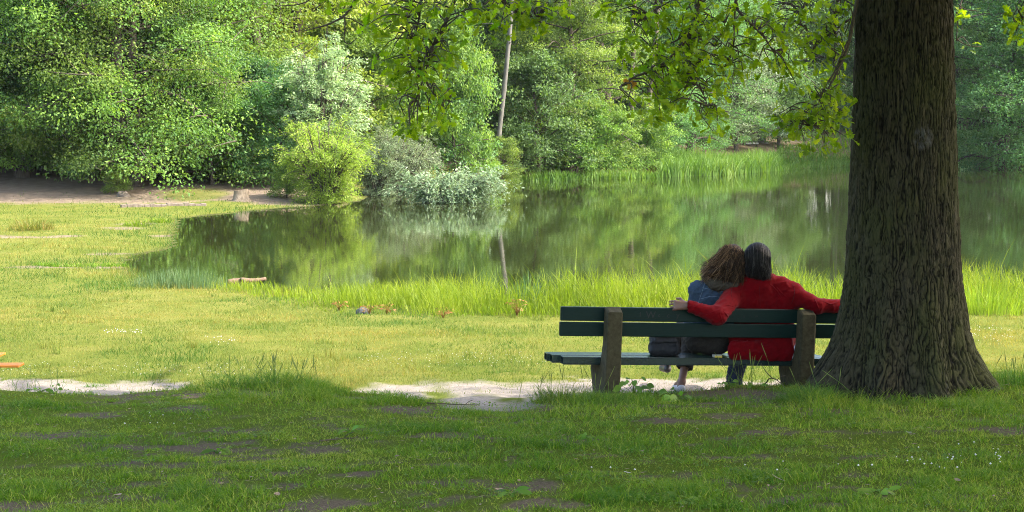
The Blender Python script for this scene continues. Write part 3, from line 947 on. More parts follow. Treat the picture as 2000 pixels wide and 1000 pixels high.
# the depth of the wood, one mass nobody could count
fw = Acc(); r_ = np.random.default_rng(77)
for k in range(1500):
    px = r_.uniform(-700, 2900); d = np.interp(px, [-700, 600, 1400, 1700, 2200, 2900], [112, 122, 150, 164, 150, 130]) + r_.uniform(0, 12)
    x, y = at(px, d)
    s = r_.uniform(1.2, 2.4)
    clump(fw, np.array((x, y, 1 + r_.random() * 24)), np.array((s, s, s * .7)), 40, .6, .5, .35 + r_.normal() * .15, r_)
tag(obj('distant_wood', fw.mesh('distant_wood', [M['leaf_dark']])), 'deep dark wood closing the view behind the lake trees', 'wood', kind='stuff')

# ------------------------------------------------------------------ the oak
OAK = np.array((3.30, 14.6))
OZ = hz(*OAK)
oak = empty('oak_tree', (OAK[0], OAK[1], OZ), 'huge old oak trunk with deeply furrowed dark bark, flaring at its roots beside the bench', 'tree')
nt, nzr = 520, 330
th = np.concatenate([np.linspace(0, np.pi, 120, endpoint=False), np.linspace(np.pi, 2 * np.pi, 400, endpoint=False)])
zz = np.concatenate([np.linspace(-.3, 1.2, 125), np.linspace(1.2, 3.7, 150)[1:], np.linspace(3.7, 7.5, 14)[1:]])
sil_y = [-900, -300, 0, 200, 400, 500, 560, 600, 640, 680, 720, 750, 775, 800]
sil_l = [1700, 1680, 1672, 1668, 1658, 1653, 1647, 1640, 1632, 1618, 1592, 1572, 1545, 1520]
sil_r = [1830, 1850, 1858, 1863, 1870, 1875, 1880, 1886, 1893, 1906, 1930, 1952, 1985, 2010]
zs = np.array([P(1770, y, 14.6)[2] for y in sil_y])[::-1]
xl = np.array([P(v, y, 14.6)[0] for v, y in zip(sil_l, sil_y)])[::-1]
xr = np.array([P(v, y, 14.6)[0] for v, y in zip(sil_r, sil_y)])[::-1]
L_, R_ = np.interp(zz, zs, xl), np.interp(zz, zs, xr)
cx, rr = (L_ + R_) / 2, (R_ - L_) / 2
TH, ZT = np.meshgrid(th, zz)
RR = np.repeat(rr[:, None], nt, 1)
core = .44
flare = np.clip(RR - core, 0, None)
lob = .62 + .38 * np.cos(TH * 5 + .35 + .5 * np.sin(TH * 2)) ** 2 * 1.0
side = np.abs(np.cos(TH)) ** 3
RR = np.minimum(RR, core) + flare * np.maximum(side, lob * .75)


def vor(u, v, per, seed):
    """distance to the border of jittered cells, periodic in u"""
    iu, iv = np.floor(u), np.floor(v)
    f1 = np.full(u.shape, 9.0); f2 = np.full(u.shape, 9.0)
    for du in (-1, 0, 1):
        for dv in (-1, 0, 1):
            cu, cv = iu + du, iv + dv
            hx = hash2(np.mod(cu, per), cv, seed); hy = hash2(np.mod(cu, per), cv, seed + 5)
            d = np.hypot(cu + .15 + .7 * hx - u, cv + hy - v)
            f2 = np.where(d < f1, f1, np.minimum(f2, d)); f1 = np.minimum(f1, d)
    return f2 - f1


ncell = 98
SEAM = np.minimum(1, np.minimum(TH, 2 * np.pi - TH) * 3)
U0 = TH / (2 * np.pi)
wob = (fbm(U0 * 40, ZT * 3.0, 61, 3) - .5) * SEAM
wob2 = (fbm(U0 * 90, ZT * 9.0, 63, 3) - .5) * SEAM
uu = U0 * ncell + wob * 3.6 + wob2 * 1.8
col_ = np.floor(uu); fu = uu - col_
wid = .10 + .14 * fbm(U0 * 60, ZT * 6, 65, 2)
v1 = 1 - sstep(wid * .25, wid * 1.5, np.minimum(fu, 1 - fu))
joined = fbm(U0 * 75, ZT * 5.0, 67, 3)
v1 = v1 * sstep(.36, .5, joined + .08)
lenc = .055 + .08 * hash2(np.mod(col_, ncell), np.zeros_like(col_), 69)
vv = ZT / lenc + hash2(np.mod(col_, ncell), np.zeros_like(col_), 70) * 7 + (fu - .5) * .35 + wob2 * 1.6
fv = vv - np.floor(vv)
h1 = (1 - sstep(.01, .14, np.minimum(fv, 1 - fv))) * (hash2(np.mod(col_, ncell), np.floor(vv + .5), 72) > .25)
groove = np.maximum(v1, h1 * .85)
bd2 = vor(U0 * ncell * 2.4 + wob * 5, ZT / .045, int(ncell * 2.4), 75)
groove2 = 1 - sstep(.02, .3, bd2)
disp = -.014 * groove - .003 * groove2 - .13 * np.clip(flare / .35, 0, 1) * np.abs(np.sin(TH * 4.5 + .8 + .8 * np.sin(TH * 2 + 1))) ** 6 * .38 + (fbm(U0 * 55, ZT * 5, 81) - .5) * .03 * SEAM + (hash2(np.mod(col_, ncell), np.floor(vv), 77) - .5) * .008
RR = RR + disp
VX = cx[:, None] + np.cos(TH) * RR - OAK[0]
VY = np.sin(TH) * RR
VT = np.stack([VX, VY, ZT - OZ], -1).reshape(-1, 3)
n_z = len(zz)
ii = np.arange(n_z - 1)[:, None] * nt; jj = np.arange(nt)[None, :]; kk = (jj + 1) % nt
QT = np.stack([ii + jj, ii + kk, ii + nt + kk, ii + nt + jj], -1).reshape(-1, 4)
sc_c = P(1805, 270, 14.15)
scar = sstep(1.3, .5, ((VT[:, 0] + OAK[0] - sc_c[0]) / .085) ** 2 + ((VT[:, 2] + OZ - sc_c[2]) / .10) ** 2) * (VT[:, 1] < 0)
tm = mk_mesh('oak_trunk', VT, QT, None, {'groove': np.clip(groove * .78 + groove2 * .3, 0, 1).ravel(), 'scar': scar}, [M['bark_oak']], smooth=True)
o = obj('trunk', tm); o.parent = oak

# crown limbs above the picture
limb = Acc(); ro = np.random.default_rng(5)
top = np.array((3.30, 14.6, 7.3))
limb.tube(curve([top, (3.2, 14.5, 9), (2.9, 14.3, 11.5), (2.6, 14.2, 14)], 10), np.linspace(.36, .05, 10), 9)
LIMBS = []
for (z0, e, r) in [(4.6, (-2.2, 13.0, 6.2), .16), (4.9, (-4.5, 11.5, 7.0), .18), (5.2, (1.2, 8.5, 6.6), .17), (4.8, (7.8, 13.0, 6.8), .17), (5.6, (-1.5, 15.9, 8.0), .16), (5.5, (6.2, 9.2, 7.2), .16),
                   (6.3, (0.5, 10.4, 9.6), .14), (6.8, (-2.6, 12.6, 10.6), .14), (6.9, (6.4, 15.5, 10.6), .13), (5.2, (3.1, 16.9, 6.4), .12), (7.6, (2.4, 17.2, 12), .11), (8.2, (5.2, 12.4, 12.8), .1)]:
    s0 = np.array((3.28, 14.58, z0)); e = np.array(e)
    lp = curve([s0, s0 * .55 + e * .45 + np.array((0, 0, .75)), e], 10)
    limb.tube(lp, np.linspace(r, .03, 10), 7)
    LIMBS.append(lp)
o = obj('limb', fix_normals(limb.mesh('oak_limbs', [M['bark_branch']], True)), None); o.parent = oak; o.matrix_parent_inverse = Matrix.Translation(-oak.location)

# crown foliage above the picture, shading the lawn
cr = Acc()
hx, hy = SUN_VEC.x / SUN_VEC.z, SUN_VEC.y / SUN_VEC.z
cnt = 0
while cnt < 1500:
    c = np.array((ro.uniform(-5, 14), ro.uniform(5, 20), ro.uniform(4.7, 14.5)))
    q = ((c[0] - 5.0) / 8.8) ** 2 + ((c[1] - 12.4) / 7.0) ** 2 + ((c[2] - 7.5) / 6.8) ** 2
    if q > 1 or (q < .3 and ro.random() < .5): continue
    sx, sy = c[0] - hx * c[2], c[1] - hy * c[2]
    if sy > 15.3 + .15 * math.sin(sx * 2.1) or sy < 7.2 or sx < -7.5 or sx > 7: continue
    bx, by = c[0] - hx * (c[2] - 2.9), c[1] - hy * (c[2] - 2.9)
    if 12.9 < by < 14.9 and -1.2 < bx < 3.8 and ro.random() < .5: continue
    s = ro.uniform(.45, .85)
    # stay out of the camera's view
    pxx, pyy = pix(c[0], max(c[1], .5), c[2] - s)
    if c[1] > 1 and pyy > -35 and -200 < pxx < 2200: continue
    clump(cr, c, np.array((s, s, s * .5)), 40, .26, .19, .5 + ro.normal() * .15, ro)
    cnt += 1
o = obj('crown', cr.mesh('oak_crown', [M['leaf_oak']])); o.parent = oak; o.matrix_parent_inverse = Matrix.Translation(-oak.location)

# hanging boughs in view
half = [(0, .02), (.14, .06), (.21, .15), (.27, .07), (.37, .14), (.45, .27), (.52, .11), (.61, .19), (.7, .33), (.77, .15), (.86, .24), (.94, .13), (1.0, .0)]


def oak_leaf_arrays(seed):
    r = np.random.default_rng(seed)
    V, Q = [], []
    m = len(half)
    wl_, wr_ = r.uniform(.85, 1.15, m), r.uniform(.85, 1.15, m)
    for side_, ww in ((1, wl_), (-1, wr_)):
        b = len(V)
        for k, (tq, w_) in enumerate(half):
            x = side_ * w_ * ww[k]
            V.append((0, tq, -.12 * tq * tq)); V.append((x, tq + .05 * abs(x), -.12 * tq * tq + abs(x) * .22 + r.normal() * .01))
        for k in range(m - 1):
            f = [b + 2 * k, b + 2 * k + 1, b + 2 * k + 3, b + 2 * k + 2]
            Q.append(f if side_ > 0 else f[::-1])
    return np.array(V, float), np.array(Q)


LEAF = [oak_leaf_arrays(s) for s in range(5)]
TWIGS = [Acc() for _ in range(8)]
TW = 0
leafM = []     # (matrix columns, variant, tint)
rb = np.random.default_rng(12)


def bough(pts_px, r0, r1, n=22):
    """pts: (px, py, depth) along a bough"""
    w_ = curve([P(*p) for p in pts_px], n)
    TWIGS[TW].tube(w_, np.linspace(r0, r1, n) * (1 + rb.normal(size=n) * .06), 7, .5)
    return w_


def cluster(c, d, n, size):
    for k in range(n):
        dd = unit(d * .55 + rb.normal(size=3) * .75 + np.array((0, 0, -.35)))
        nr = unit(rb.normal(size=3) * .55 + np.array((0, -.12, .75)))
        s = unit(np.cross(dd, nr)); nn = np.cross(s, dd)
        L = size * rb.uniform(.7, 1.2)
        leafM.append((c + rb.normal(size=3) * .035, s * L * rb.uniform(.85, 1.1), dd * L, nn * L, rb.integers(0, 5), .5 + rb.normal() * .22))


def fill(lines, ells, dens, depth, jit, size=.086, down=.25):
    allp = np.vstack(lines)
    for (ex, ey, rx, ry) in ells:
        n = max(1, int(rx * ry * math.pi / 1000 * dens))
        for k in range(n):
            a = rb.random() * 6.283; q = rb.random() ** .5
            px, py = ex + rx * q * math.cos(a), ey + ry * q * math.sin(a)
            if px > 1655 and 1655 < px < 1875: continue
            c = P(px, py, depth + rb.normal() * jit)
            dist = np.linalg.norm((allp - c) * np.array((1, .6, 1)), axis=1) + np.clip(c[2] - allp[:, 2], 0, None) * .4
            s0 = allp[np.argmin(dist + rb.random(len(dist)) * .12)]
            m = (s0 + c) / 2 + np.array((rb.normal() * .04, rb.normal() * .04, .06))
            if rb.random() < .9:
                TWIGS[TW].tube(curve([s0, m, c], 6), np.linspace(.007, .003, 6), 4, .5, cap=False)
            cluster(c, unit(c - s0), rb.integers(4, 8), size)


# bough A: hangs left of the middle
A1 = bough([(960, -190, 13.4), (925, -80, 13.5), (888, 0, 13.6), (868, 50, 13.6), (846, 88, 13.5), (832, 140, 13.4), (812, 195, 13.4)], .022, .006)
A2 = bough([(835, -120, 13.6), (822, 0, 13.6), (818, 40, 13.6), (808, 75, 13.5)], .012, .005, 12)
A3 = bough([(846, 88, 13.5), (826, 120, 13.45), (818, 150, 13.4)], .008, .003, 8)
A4 = bough([(832, 160, 13.4), (850, 185, 13.4), (885, 200, 13.4)], .006, .003, 8)
TW = 1
A5 = bough([(720, -60, 13.2), (693, 0, 13.2), (673, 30, 13.2), (640, 48, 13.2), (615, 55, 13.2), (590, 62, 13.2)], .012, .003, 14)
A6 = bough([(673, 30, 13.2), (674, 55, 13.2), (672, 78, 13.2), (682, 86, 13.2), (697, 74, 13.2)], .006, .003, 12)
TW = 0
A7 = bough([(1010, -120, 13.6), (975, -20, 13.7), (1000, 20, 13.7), (1050, 35, 13.7)], .012, .004, 12)
TW = 2
A8 = bough([(640, -80, 13.3), (612, -10, 13.3), (585, 8, 13.3), (540, 12, 13.3)], .008, .003, 10)
TW = 0
fill([A1, A2, A3, A4, A7], [(790, 40, 85, 45), (830, 110, 70, 55), (790, 125, 55, 40), (815, 205, 68, 38), (860, 205, 34, 28), (812, 245, 42, 18), (740, 122, 26, 14), (900, 20, 60, 30), (1000, 18, 62, 34), (1060, 28, 40, 22), (950, 10, 50, 22), (870, 110, 30, 24), (980, 50, 22, 12), (1095, 12, 40, 16), (1060, 50, 18, 12)], 2.6, 13.5, .28)
TW = 2
fill([A8, A5], [(612, 5, 26, 12), (690, 5, 20, 9), (730, 60, 14, 10)], 2.0, 13.25, .15)
# bough B: the big one in front of the middle of the wood
TW = 3
B1 = bough([(1420, -260, 13.4), (1385, -100, 13.5), (1366, 0, 13.6), (1354, 45, 13.5), (1330, 90, 13.5), (1290, 130, 13.4), (1240, 150, 13.4), (1210, 170, 13.4)], .034, .005, 26)
B2 = bough([(1345, 62, 13.5), (1348, 110, 13.4), (1350, 150, 13.4), (1372, 180, 13.35), (1386, 220, 13.3)], .01, .003, 14)
B3 = bough([(1345, 60, 13.5), (1320, 80, 13.5), (1275, 95, 13.5)], .009, .003, 10)
TW = 4
B4 = bough([(1460, -120, 13.9), (1437, 0, 13.9), (1460, 40, 13.8), (1490, 70, 13.8), (1510, 100, 13.8)], .016, .004, 16)
B5 = bough([(1437, 0, 13.9), (1434, 50, 13.8), (1432, 95, 13.7), (1415, 130, 13.7)], .008, .003, 12)
TW = 3
B6 = bough([(1300, -90, 13.4), (1295, 0, 13.4), (1265, 30, 13.4), (1240, 48, 13.4)], .008, .003, 12)
B7 = bough([(1440, -60, 13.9), (1424, 5, 13.8), (1412, 60, 13.8), (1395, 90, 13.7)], .007, .003, 10)
fill([B1, B2, B3, B5, B6, B7], [(1300, 60, 80, 50), (1290, 110, 85, 36), (1330, 170, 70, 45), (1280, 165, 40, 26), (1292, 222, 38, 26), (1385, 200, 45, 34), (1400, 235, 24, 22), (1400, 70, 50, 60), (1370, 20, 60, 30), (1265, 20, 50, 22), (1360, 120, 40, 40), (1200, 12, 40, 16), (1235, 92, 25, 16), (1425, 140, 30, 22), (1240, 185, 22, 18)], 2.65, 13.5, .3)
TW = 4
fill([B4, B5], [(1460, 105, 55, 35), (1490, 80, 45, 30), (1520, 120, 36, 26), (1540, 150, 22, 16), (1470, 40, 40, 30), (1548, 172, 18, 10)], 2.3, 13.8, .25)
# bough C: beside the trunk
TW = 5
C1 = bough([(1690, -260, 14.9), (1682, -60, 14.6), (1668, 30, 14.3), (1656, 90, 14.2), (1640, 130, 14.1), (1622, 165, 14.1), (1605, 195, 14.0)], .022, .005, 18)
C2 = bough([(1656, 80, 14.2), (1630, 140, 14.1), (1612, 170, 14.1), (1580, 245, 14.0)], .011, .003, 14)
C3 = bough([(1600, -130, 14.6), (1590, -20, 14.5), (1560, 30, 14.4), (1575, 60, 14.4)], .01, .003, 12)
C4 = bough([(1656, 40, 14.4), (1610, 75, 14.4), (1580, 105, 14.3)], .009, .003, 10)
C5 = bough([(1634, -40, 14.4), (1632, 60, 14.3), (1628, 130, 14.2)], .005, .003, 10)
fill([C1, C3, C4, C5], [(1590, 35, 70, 40), (1640, 60, 35, 50), (1530, 25, 40, 26), (1590, 95, 45, 30), (1640, 130, 20, 26), (1660, 20, 20, 30), (1520, 60, 24, 18)], 2.6, 14.4, .25)
fill([C1, C2], [(1620, 205, 42, 36), (1590, 240, 50, 26), (1545, 220, 32, 14), (1540, 250, 30, 14), (1615, 262, 26, 22), (1645, 235, 18, 34), (1640, 170, 18, 26), (1576, 276, 14, 14)], 3.7, 14.05, .2)
# sprays right of the trunk
TW = 6
D1 = bough([(1900, -120, 15.8), (1885, -30, 15.8), (1872, 30, 15.7), (1868, 80, 15.7)], .01, .004, 12)
TW = 7
D2 = bough([(2080, -60, 13.6), (2030, 0, 13.6), (1995, 40, 13.6), (1985, 60, 13.6)], .009, .003, 12)
TW = 6
D3 = bough([(1872, 8, 15.7), (1885, 18, 15.7), (1912, 22, 15.7)], .006, .003, 8)
D4 = bough([(1868, 76, 15.7), (1888, 88, 15.7), (1918, 92, 15.7)], .006, .003, 8)
fill([D1], [(1884, 30, 12, 30), (1886, 80, 14, 16)], 2.6, 15.7, .12)
TW = 7
fill([D2], [(1990, 52, 22, 34), (2010, 20, 20, 20)], 3.2, 13.6, .15)

for tw in TWIGS:
    o = obj('branch', fix_normals(tw.mesh('oak_branch', [M['bark_branch']], True))); o.parent = oak; o.matrix_parent_inverse = Matrix.Translation(-oak.location)
# nearest 300 leaves single, the rest one mass
leafM.sort(key=lambda q: np.linalg.norm(q[0] - np.array((0, 0, CAM_Z))))
single = set(rb.choice(len(leafM), size=min(300, len(leafM)), replace=False).tolist()) if len(leafM) > 300 else set(range(len(leafM)))
single = set(range(min(300, len(leafM))))
LM = []
for v_, (V, Q) in enumerate(LEAF):
    for b_ in range(2):
        LM.append(mk_mesh('oak_leaf', V, Q, None, {'tint': np.full(len(V), (.35, .7)[b_])}, [M['leaf_oak']], smooth=True))
mass = Acc()
for i, (p, sx, sy, sz_, v_, tq) in enumerate(leafM):
    if i in single:
        o = bpy.data.objects.new('leaf', LM[v_ * 2 + int(tq > .5)])
        COL.objects.link(o); o.parent = oak
        m = Matrix(((sx[0], sy[0], sz_[0], p[0]), (sx[1], sy[1], sz_[1], p[1]), (sx[2], sy[2], sz_[2], p[2]), (0, 0, 0, 1)))
        o.matrix_parent_inverse = Matrix.Translation(-oak.location)
        o.matrix_basis = m
    else:
        V, Q = LEAF[v_]
        mass.add(p + V[:, :1] * sx + V[:, 1:2] * sy + V[:, 2:] * sz_, Q, None, float(np.clip(tq, 0, 1)))
o = obj('foliage', mass.mesh('oak_foliage', [M['leaf_oak']], True)); o.parent = oak; o.matrix_parent_inverse = Matrix.Translation(-oak.location); o['kind'] = 'stuff'
pq = P(1238, 168, 13.35)
for k in range(5):
    og = Acc()
    V, Q = LEAF[k]
    dd = rand_dir(1, rb)[0] * .06; s_ = unit(np.cross(dd, (0.2, 1, .3)))[None] * .06
    og.add(pq + rb.normal(size=3) * .03 + V[:, :1] * s_ + V[:, 1:2] * dd + V[:, 2:] * np.array((0, -.06, 0)), Q)
    o = obj('leaf', og.mesh('withered_leaf', [M['leaf_orange']], True)); o.parent = oak; o.matrix_parent_inverse = Matrix.Translation(-oak.location)
    o['label'] = 'withered orange leaf at the tip of the big bough'
print('oak leaves', len(leafM))

# ------------------------------------------------------------------ grass


def blades(p, h, w, lean_dir, lean, tint, seg=2, rng=RNG):
    """Bent grass blades as ribbons; returns V, quads, tris, tint"""
    n = len(p)
    az = rng.random(n) * 6.283
    sx = np.stack([np.cos(az), np.sin(az), np.zeros(n)], 1)
    V = []
    for k in range(seg + 1):
        f = k / seg
        c = p + lean_dir * (lean * h * f ** 1.8)[:, None] + np.array((0, 0, 1)) * (h * f * (1 - .35 * np.minimum(lean, 1.5) * f))[:, None]
        if k < seg:
            hw = (w * (1 - .55 * f) * .5)[:, None]
            V += [c - sx * hw, c + sx * hw]
        else:
            V += [c]
    m = 2 * seg + 1
    VV_ = np.stack(V, 1).reshape(-1, 3)
    b = (np.arange(n) * m)[:, None]
    Q = [np.concatenate([b + 2 * k, b + 2 * k + 1, b + 2 * k + 3, b + 2 * k + 2], 1) for k in range(seg - 1)]
    T = np.concatenate([b + 2 * seg - 2, b + 2 * seg - 1, b + 2 * seg], 1)
    return VV_, (np.vstack(Q) if Q else None), T, np.repeat(np.clip(tint, 0, 1), m)


def grass_obj(name, sets, mat, label, cat, kind='stuff'):
    a = Acc()
    for (V, Q, T, tn) in sets: a.add(V, Q, T, tn)
    return tag(obj(name, a.mesh(name, [M[mat]])), label, cat, kind=kind)


def rdir(n, rng=RNG):
    a = rng.random(n) * 6.283
    return np.stack([np.cos(a), np.sin(a), np.zeros(n)], 1)


# shaded lawn
n = 640000
Yg = 8.2 + (15.9 - 8.2) * RNG.random(n) ** 1.05
Xg = (RNG.random(n) - .5) * 2 * (Yg * .335 + .6)
zg = height(Xg, Yg); mk = masks(Xg, Yg, zg, np.full(n, -20.0))
ycg, _ = crest(Xg)
cl = fbm(Xg * 5.5, Yg * 5.5, 93, 3)
dens = (1 - .9 * mk['soil']) * (1 - .97 * mk['sand']) * np.clip((fbm(Xg * 2.2, Yg * 2.2, 91) - .25) * 2.2, .25, 1) * np.clip((cl - .25) * 2.4, .3, 1)
inoak = np.hypot(Xg - 3.32, (Yg - 14.6)) < .62
keep = (RNG.random(n) < dens) & (Yg < ycg + .45) & ~inoak
Xg, Yg, zg, cl = Xg[keep], Yg[keep], zg[keep], cl[keep]
n = len(Xg)
tuft = fbm(Xg * 1.3 + 3, Yg * 1.3, 95)
hh = (.014 + .055 * tuft ** 1.6 + .05 * np.clip(cl - .48, 0, 1)) * RNG.uniform(.5, 1.7, n)
px, py = pix(Xg, Yg, zg)
for (cx_, cy_, rx, ry, m_) in [(530, 765, 150, 26, 1.6), (1180, 800, 130, 24, 1.2), (1800, 790, 260, 30, 1.3), (1590, 795, 60, 24, 1.4), (780, 790, 40, 14, .6)]:
    hh *= 1 + m_ * sstep(1.3, .3, ((px - cx_) / rx) ** 2 + ((py - cy_) / ry) ** 2)
tn = .47 - (tuft - .5) * .7 - (cl - .5) * .5 + (fbm(Xg * .7, Yg * .9, 97) - .5) * .5 + RNG.normal(size=n) * .17 + (RNG.random(n) < .09) * .5
lg_ = hh > np.quantile(hh, .72)
lawn = []
for sel, sg_ in ((lg_, 2), (~lg_, 1)):
    k_ = int(sel.sum())
    lawn.append(blades(np.stack([Xg, Yg, zg - .004], 1)[sel], hh[sel], RNG.uniform(.0035, .0065, k_), rdir(k_), RNG.uniform(.3, 1.6, k_), tn[sel], sg_))
grass_obj('lawn_grass', lawn, 'lawn', 'short shaded grass of the trodden lawn in front', 'grass')

# sunlit meadow
n = 290000
u_ = RNG.random(n)
Yg = 1 / (1 / 15.7 + u_ * (1 / 62.0 - 1 / 15.7))
Xg = (RNG.random(n) - .5) * 2 * (Yg * .33 + .7)
sdg = lake_sd(Xg, Yg)
zg = height(Xg, Yg, sdg); mk = masks(Xg, Yg, zg, sdg)
ycg, _ = crest(Xg)
dens = (1 - .93 * mk['sand']) * (1 - .9 * mk['path']) * (.45 + .8 * fbm(Xg * .9, Yg * .9, 101))
keep = (sdg < .12) & (RNG.random(n) < dens) & (Yg > ycg + .3) & (np.hypot(Xg - 3.32, Yg - 14.6) > .8)
Xg, Yg, zg, sdg = Xg[keep], Yg[keep], zg[keep], sdg[keep]
n = len(Xg)
pat = fbm(Xg * .55, Yg * .38, 105)
pat2 = fbm(Xg * 1.7, Yg * 1.1, 107)
edge = sstep(3.0, .2, -sdg) * (Yg > 28)
hh = (.018 + .085 * pat2 ** 1.8) * RNG.uniform(.6, 1.5, n) * (1 + .5 * (Yg > 28)) * (1 + edge * .8)
wd = .0045 * np.maximum(1, Yg / 15) * RNG.uniform(.8, 1.4, n)
tn = .47 + (pat - .5) * 1.7 + (fbm(Xg * 3.2, Yg * 1.6, 108) - .5) * 1.0 - (pat2 - .5) * .5 + RNG.normal(size=n) * .15 - edge * .25 - .12 * sstep(40, 52, Yg)
tfn = 110
rt = np.random.default_rng(66)
tY = 1 / (1 / 17.5 + rt.random(tfn) * (1 / 34.0 - 1 / 17.5)); tX = (rt.random(tfn) - .5) * 2 * tY * .31
TX = np.repeat(tX, 26) + rt.normal(size=tfn * 26) * np.repeat(rt.uniform(.02, .09, tfn), 26); TY = np.repeat(tY, 26) + rt.normal(size=tfn * 26) * .04
TH_ = np.repeat(rt.uniform(.05, .14, tfn), 26) * rt.uniform(.6, 1.2, tfn * 26); TT = np.repeat(rt.uniform(.25, .95, tfn), 26)
tok = lake_sd(TX, TY) < -.3
TX, TY, TH_, TT = TX[tok], TY[tok], TH_[tok], TT[tok]
tufts = blades(np.stack([TX, TY, height(TX, TY) - .004], 1), TH_, .005 * np.maximum(1, TY / 16), rdir(len(TX)), rt.uniform(.1, .6, len(TX)), TT, 2)
meadow = blades(np.stack([Xg, Yg, zg - .004], 1), hh, wd, rdir(n), RNG.uniform(.1, .9, n), tn, 1)
grass_obj('meadow_grass', [meadow, tufts], 'meadow', 'sunlit yellow-green meadow grass between the bench and the lake', 'grass')

# clover flowers and fallen bits, white specks
fl = Acc()
for (cx_, cy_, rx, ry, k_, big_) in [(1850, 960, 130, 38, 30, .8), (240, 648, 42, 4, 40, .8), (1930, 655, 60, 25, 60, .7), (260, 735, 320, 14, 150, .5), (900, 712, 220, 18, 150, .5), (430, 668, 30, 8, 18, .9), (1330, 985, 400, 20, 10, .8), (330, 850, 120, 20, 8, .8)]:
    for k in range(k_):
        a = random.random() * 6.283; q = random.random() ** .5
        pxx, pyy = cx_ + rx * q * math.cos(a), cy_ + ry * q * math.sin(a)
        g = G(pxx, pyy, .1 if pyy > 800 else -.18)
        z = hz(g[0], g[1])
        s = .008 * big_ * random.uniform(.6, 1.2)
        zt = z + random.uniform(.03, .07)
        fl.add(np.array([(g[0] + s * x, g[1] + s * y, zt + s * zz_) for x, y, zz_ in ((1, 0, 0), (-1, 0, 0), (0, 1, 0), (0, -1, 0), (0, 0, 1.0), (0, 0, -.8))]), None,
               [(0, 2, 4), (2, 1, 4), (1, 3, 4), (3, 0, 4), (2, 0, 5), (1, 2, 5), (3, 1, 5), (0, 3, 5)])
tag(obj('clover_flowers', fl.mesh('clover_flowers', [M['white_petal']])), 'tiny white clover heads scattered over lawn and meadow', 'flowers', kind='stuff')

# low broad-leaved weeds and dead bits strewn through the lawn
wd_, lt_ = Acc(), Acc(); rw = np.random.default_rng(88)
for k in range(150):
    Yc_ = rw.uniform(8.6, 14.6); Xc_ = (rw.random() - .5) * 2 * Yc_ * .31
    q = rw.integers(12, 46); sp_ = rw.uniform(.05, .18)
    p = np.stack([Xc_ + rw.normal(size=q) * sp_, Yc_ + rw.normal(size=q) * sp_, np.zeros(q)], 1)
    p[:, 2] = height(p[:, 0], p[:, 1], np.full(q, -20.0)) + rw.uniform(.008, .04, q)
    leaves(wd_, p, rdir(q, rw) + np.array((0, 0, .25)), rw.normal(size=(q, 3)) * .4 + np.array((0, 0, 1)), rw.uniform(.014, .03, q), rw.uniform(.011, .022, q), .4 + rw.normal() * .2 + rw.normal(size=q) * .15, .1)
q = 900
Yc_ = rw.uniform(8.4, 14.8, q); Xc_ = (rw.random(q) - .5) * 2 * Yc_ * .31
p = np.stack([Xc_, Yc_, height(Xc_, Yc_, np.full(q, -20.0)) + rw.uniform(.004, .02, q)], 1)
leaves(lt_, p, rdir(q, rw) + np.array((0, 0, .1)), rw.normal(size=(q, 3)) * .4 + np.array((0, 0, 1)), rw.uniform(.012, .05, q), rw.uniform(.004, .014, q), rw.random(q), .25)
tag(obj('lawn_weeds', wd_.mesh('lawn_weeds', [M['weed_leaf']])), 'small round-leaved weeds growing through the shaded lawn', 'weeds', kind='stuff')
tag(obj('leaf_litter', lt_.mesh('leaf_litter', [M['dead_leaf']])), 'dry leaf scraps and stalks strewn over the shaded lawn', 'litter', kind='stuff')

# reeds along the near shore
n = 29000
pxr = RNG.uniform(380, 2350, n)
d0 = np.interp(pxr, [380, 450, 560, 700, 900, 1100, 1600, 2120], [29.5, 28.2, 25.3, 24.2, 23.6, 23.5, 23.6, 24.2])
d1 = np.interp(pxr, [380, 450, 560, 700, 900, 1100, 1600, 2120], [30.6, 30.2, 28.8, 27.6, 27.0, 26.8, 26.8, 27.4])
fd = RNG.random(n) ** 1.2
Yr = d0 + (d1 - d0) * fd
Xr = (pxr - 1000) / FPX * Yr
ragg = fbm(Xr * .9, Yr * .9, 111)
keep = RNG.random(n) < np.clip((ragg - .3) * 2.6, .08, 1) * np.interp(pxr, [380, 480, 560, 2120], [.25, .6, 1, 1])
Xr, Yr, pxr, fd, ragg = Xr[keep], Yr[keep], pxr[keep], fd[keep], ragg[keep]
n = len(Xr)
zr = height(Xr, Yr)
hmax = np.interp(pxr, [380, 500, 700, 800, 900, 980, 1100, 1300, 1500, 1700, 1900, 2120], [.14, .2, .4, .38, .5, .66, .62, .64, .68, .72, .68, .5])
front = sstep(0, .35, fd) * .75 + .25
ragb = fbm(Xr * 2.6, Yr * 2.6, 113, 3)
hh = hmax * front * RNG.uniform(.5, 1.2, n) * (.25 + 1.0 * ragg + .55 * (ragb - .3)) * np.where(RNG.random(n) < .03, 1.45, 1.0)
tnr = .5 + (fbm(Xr * 1.1, Yr * 1.1, 115) - .5) * .9 + RNG.normal(size=n) * .15
ld = unit(rdir(n) + np.array((-.35, -.1, 0)))
grass_obj('reeds', [blades(np.stack([Xr, Yr, zr - .01], 1), hh, RNG.uniform(.007, .015, n), ld, RNG.uniform(.1, .65, n), tnr, 4)], 'reed', 'bright sunlit reeds and tall grass along the near shore', 'reeds')

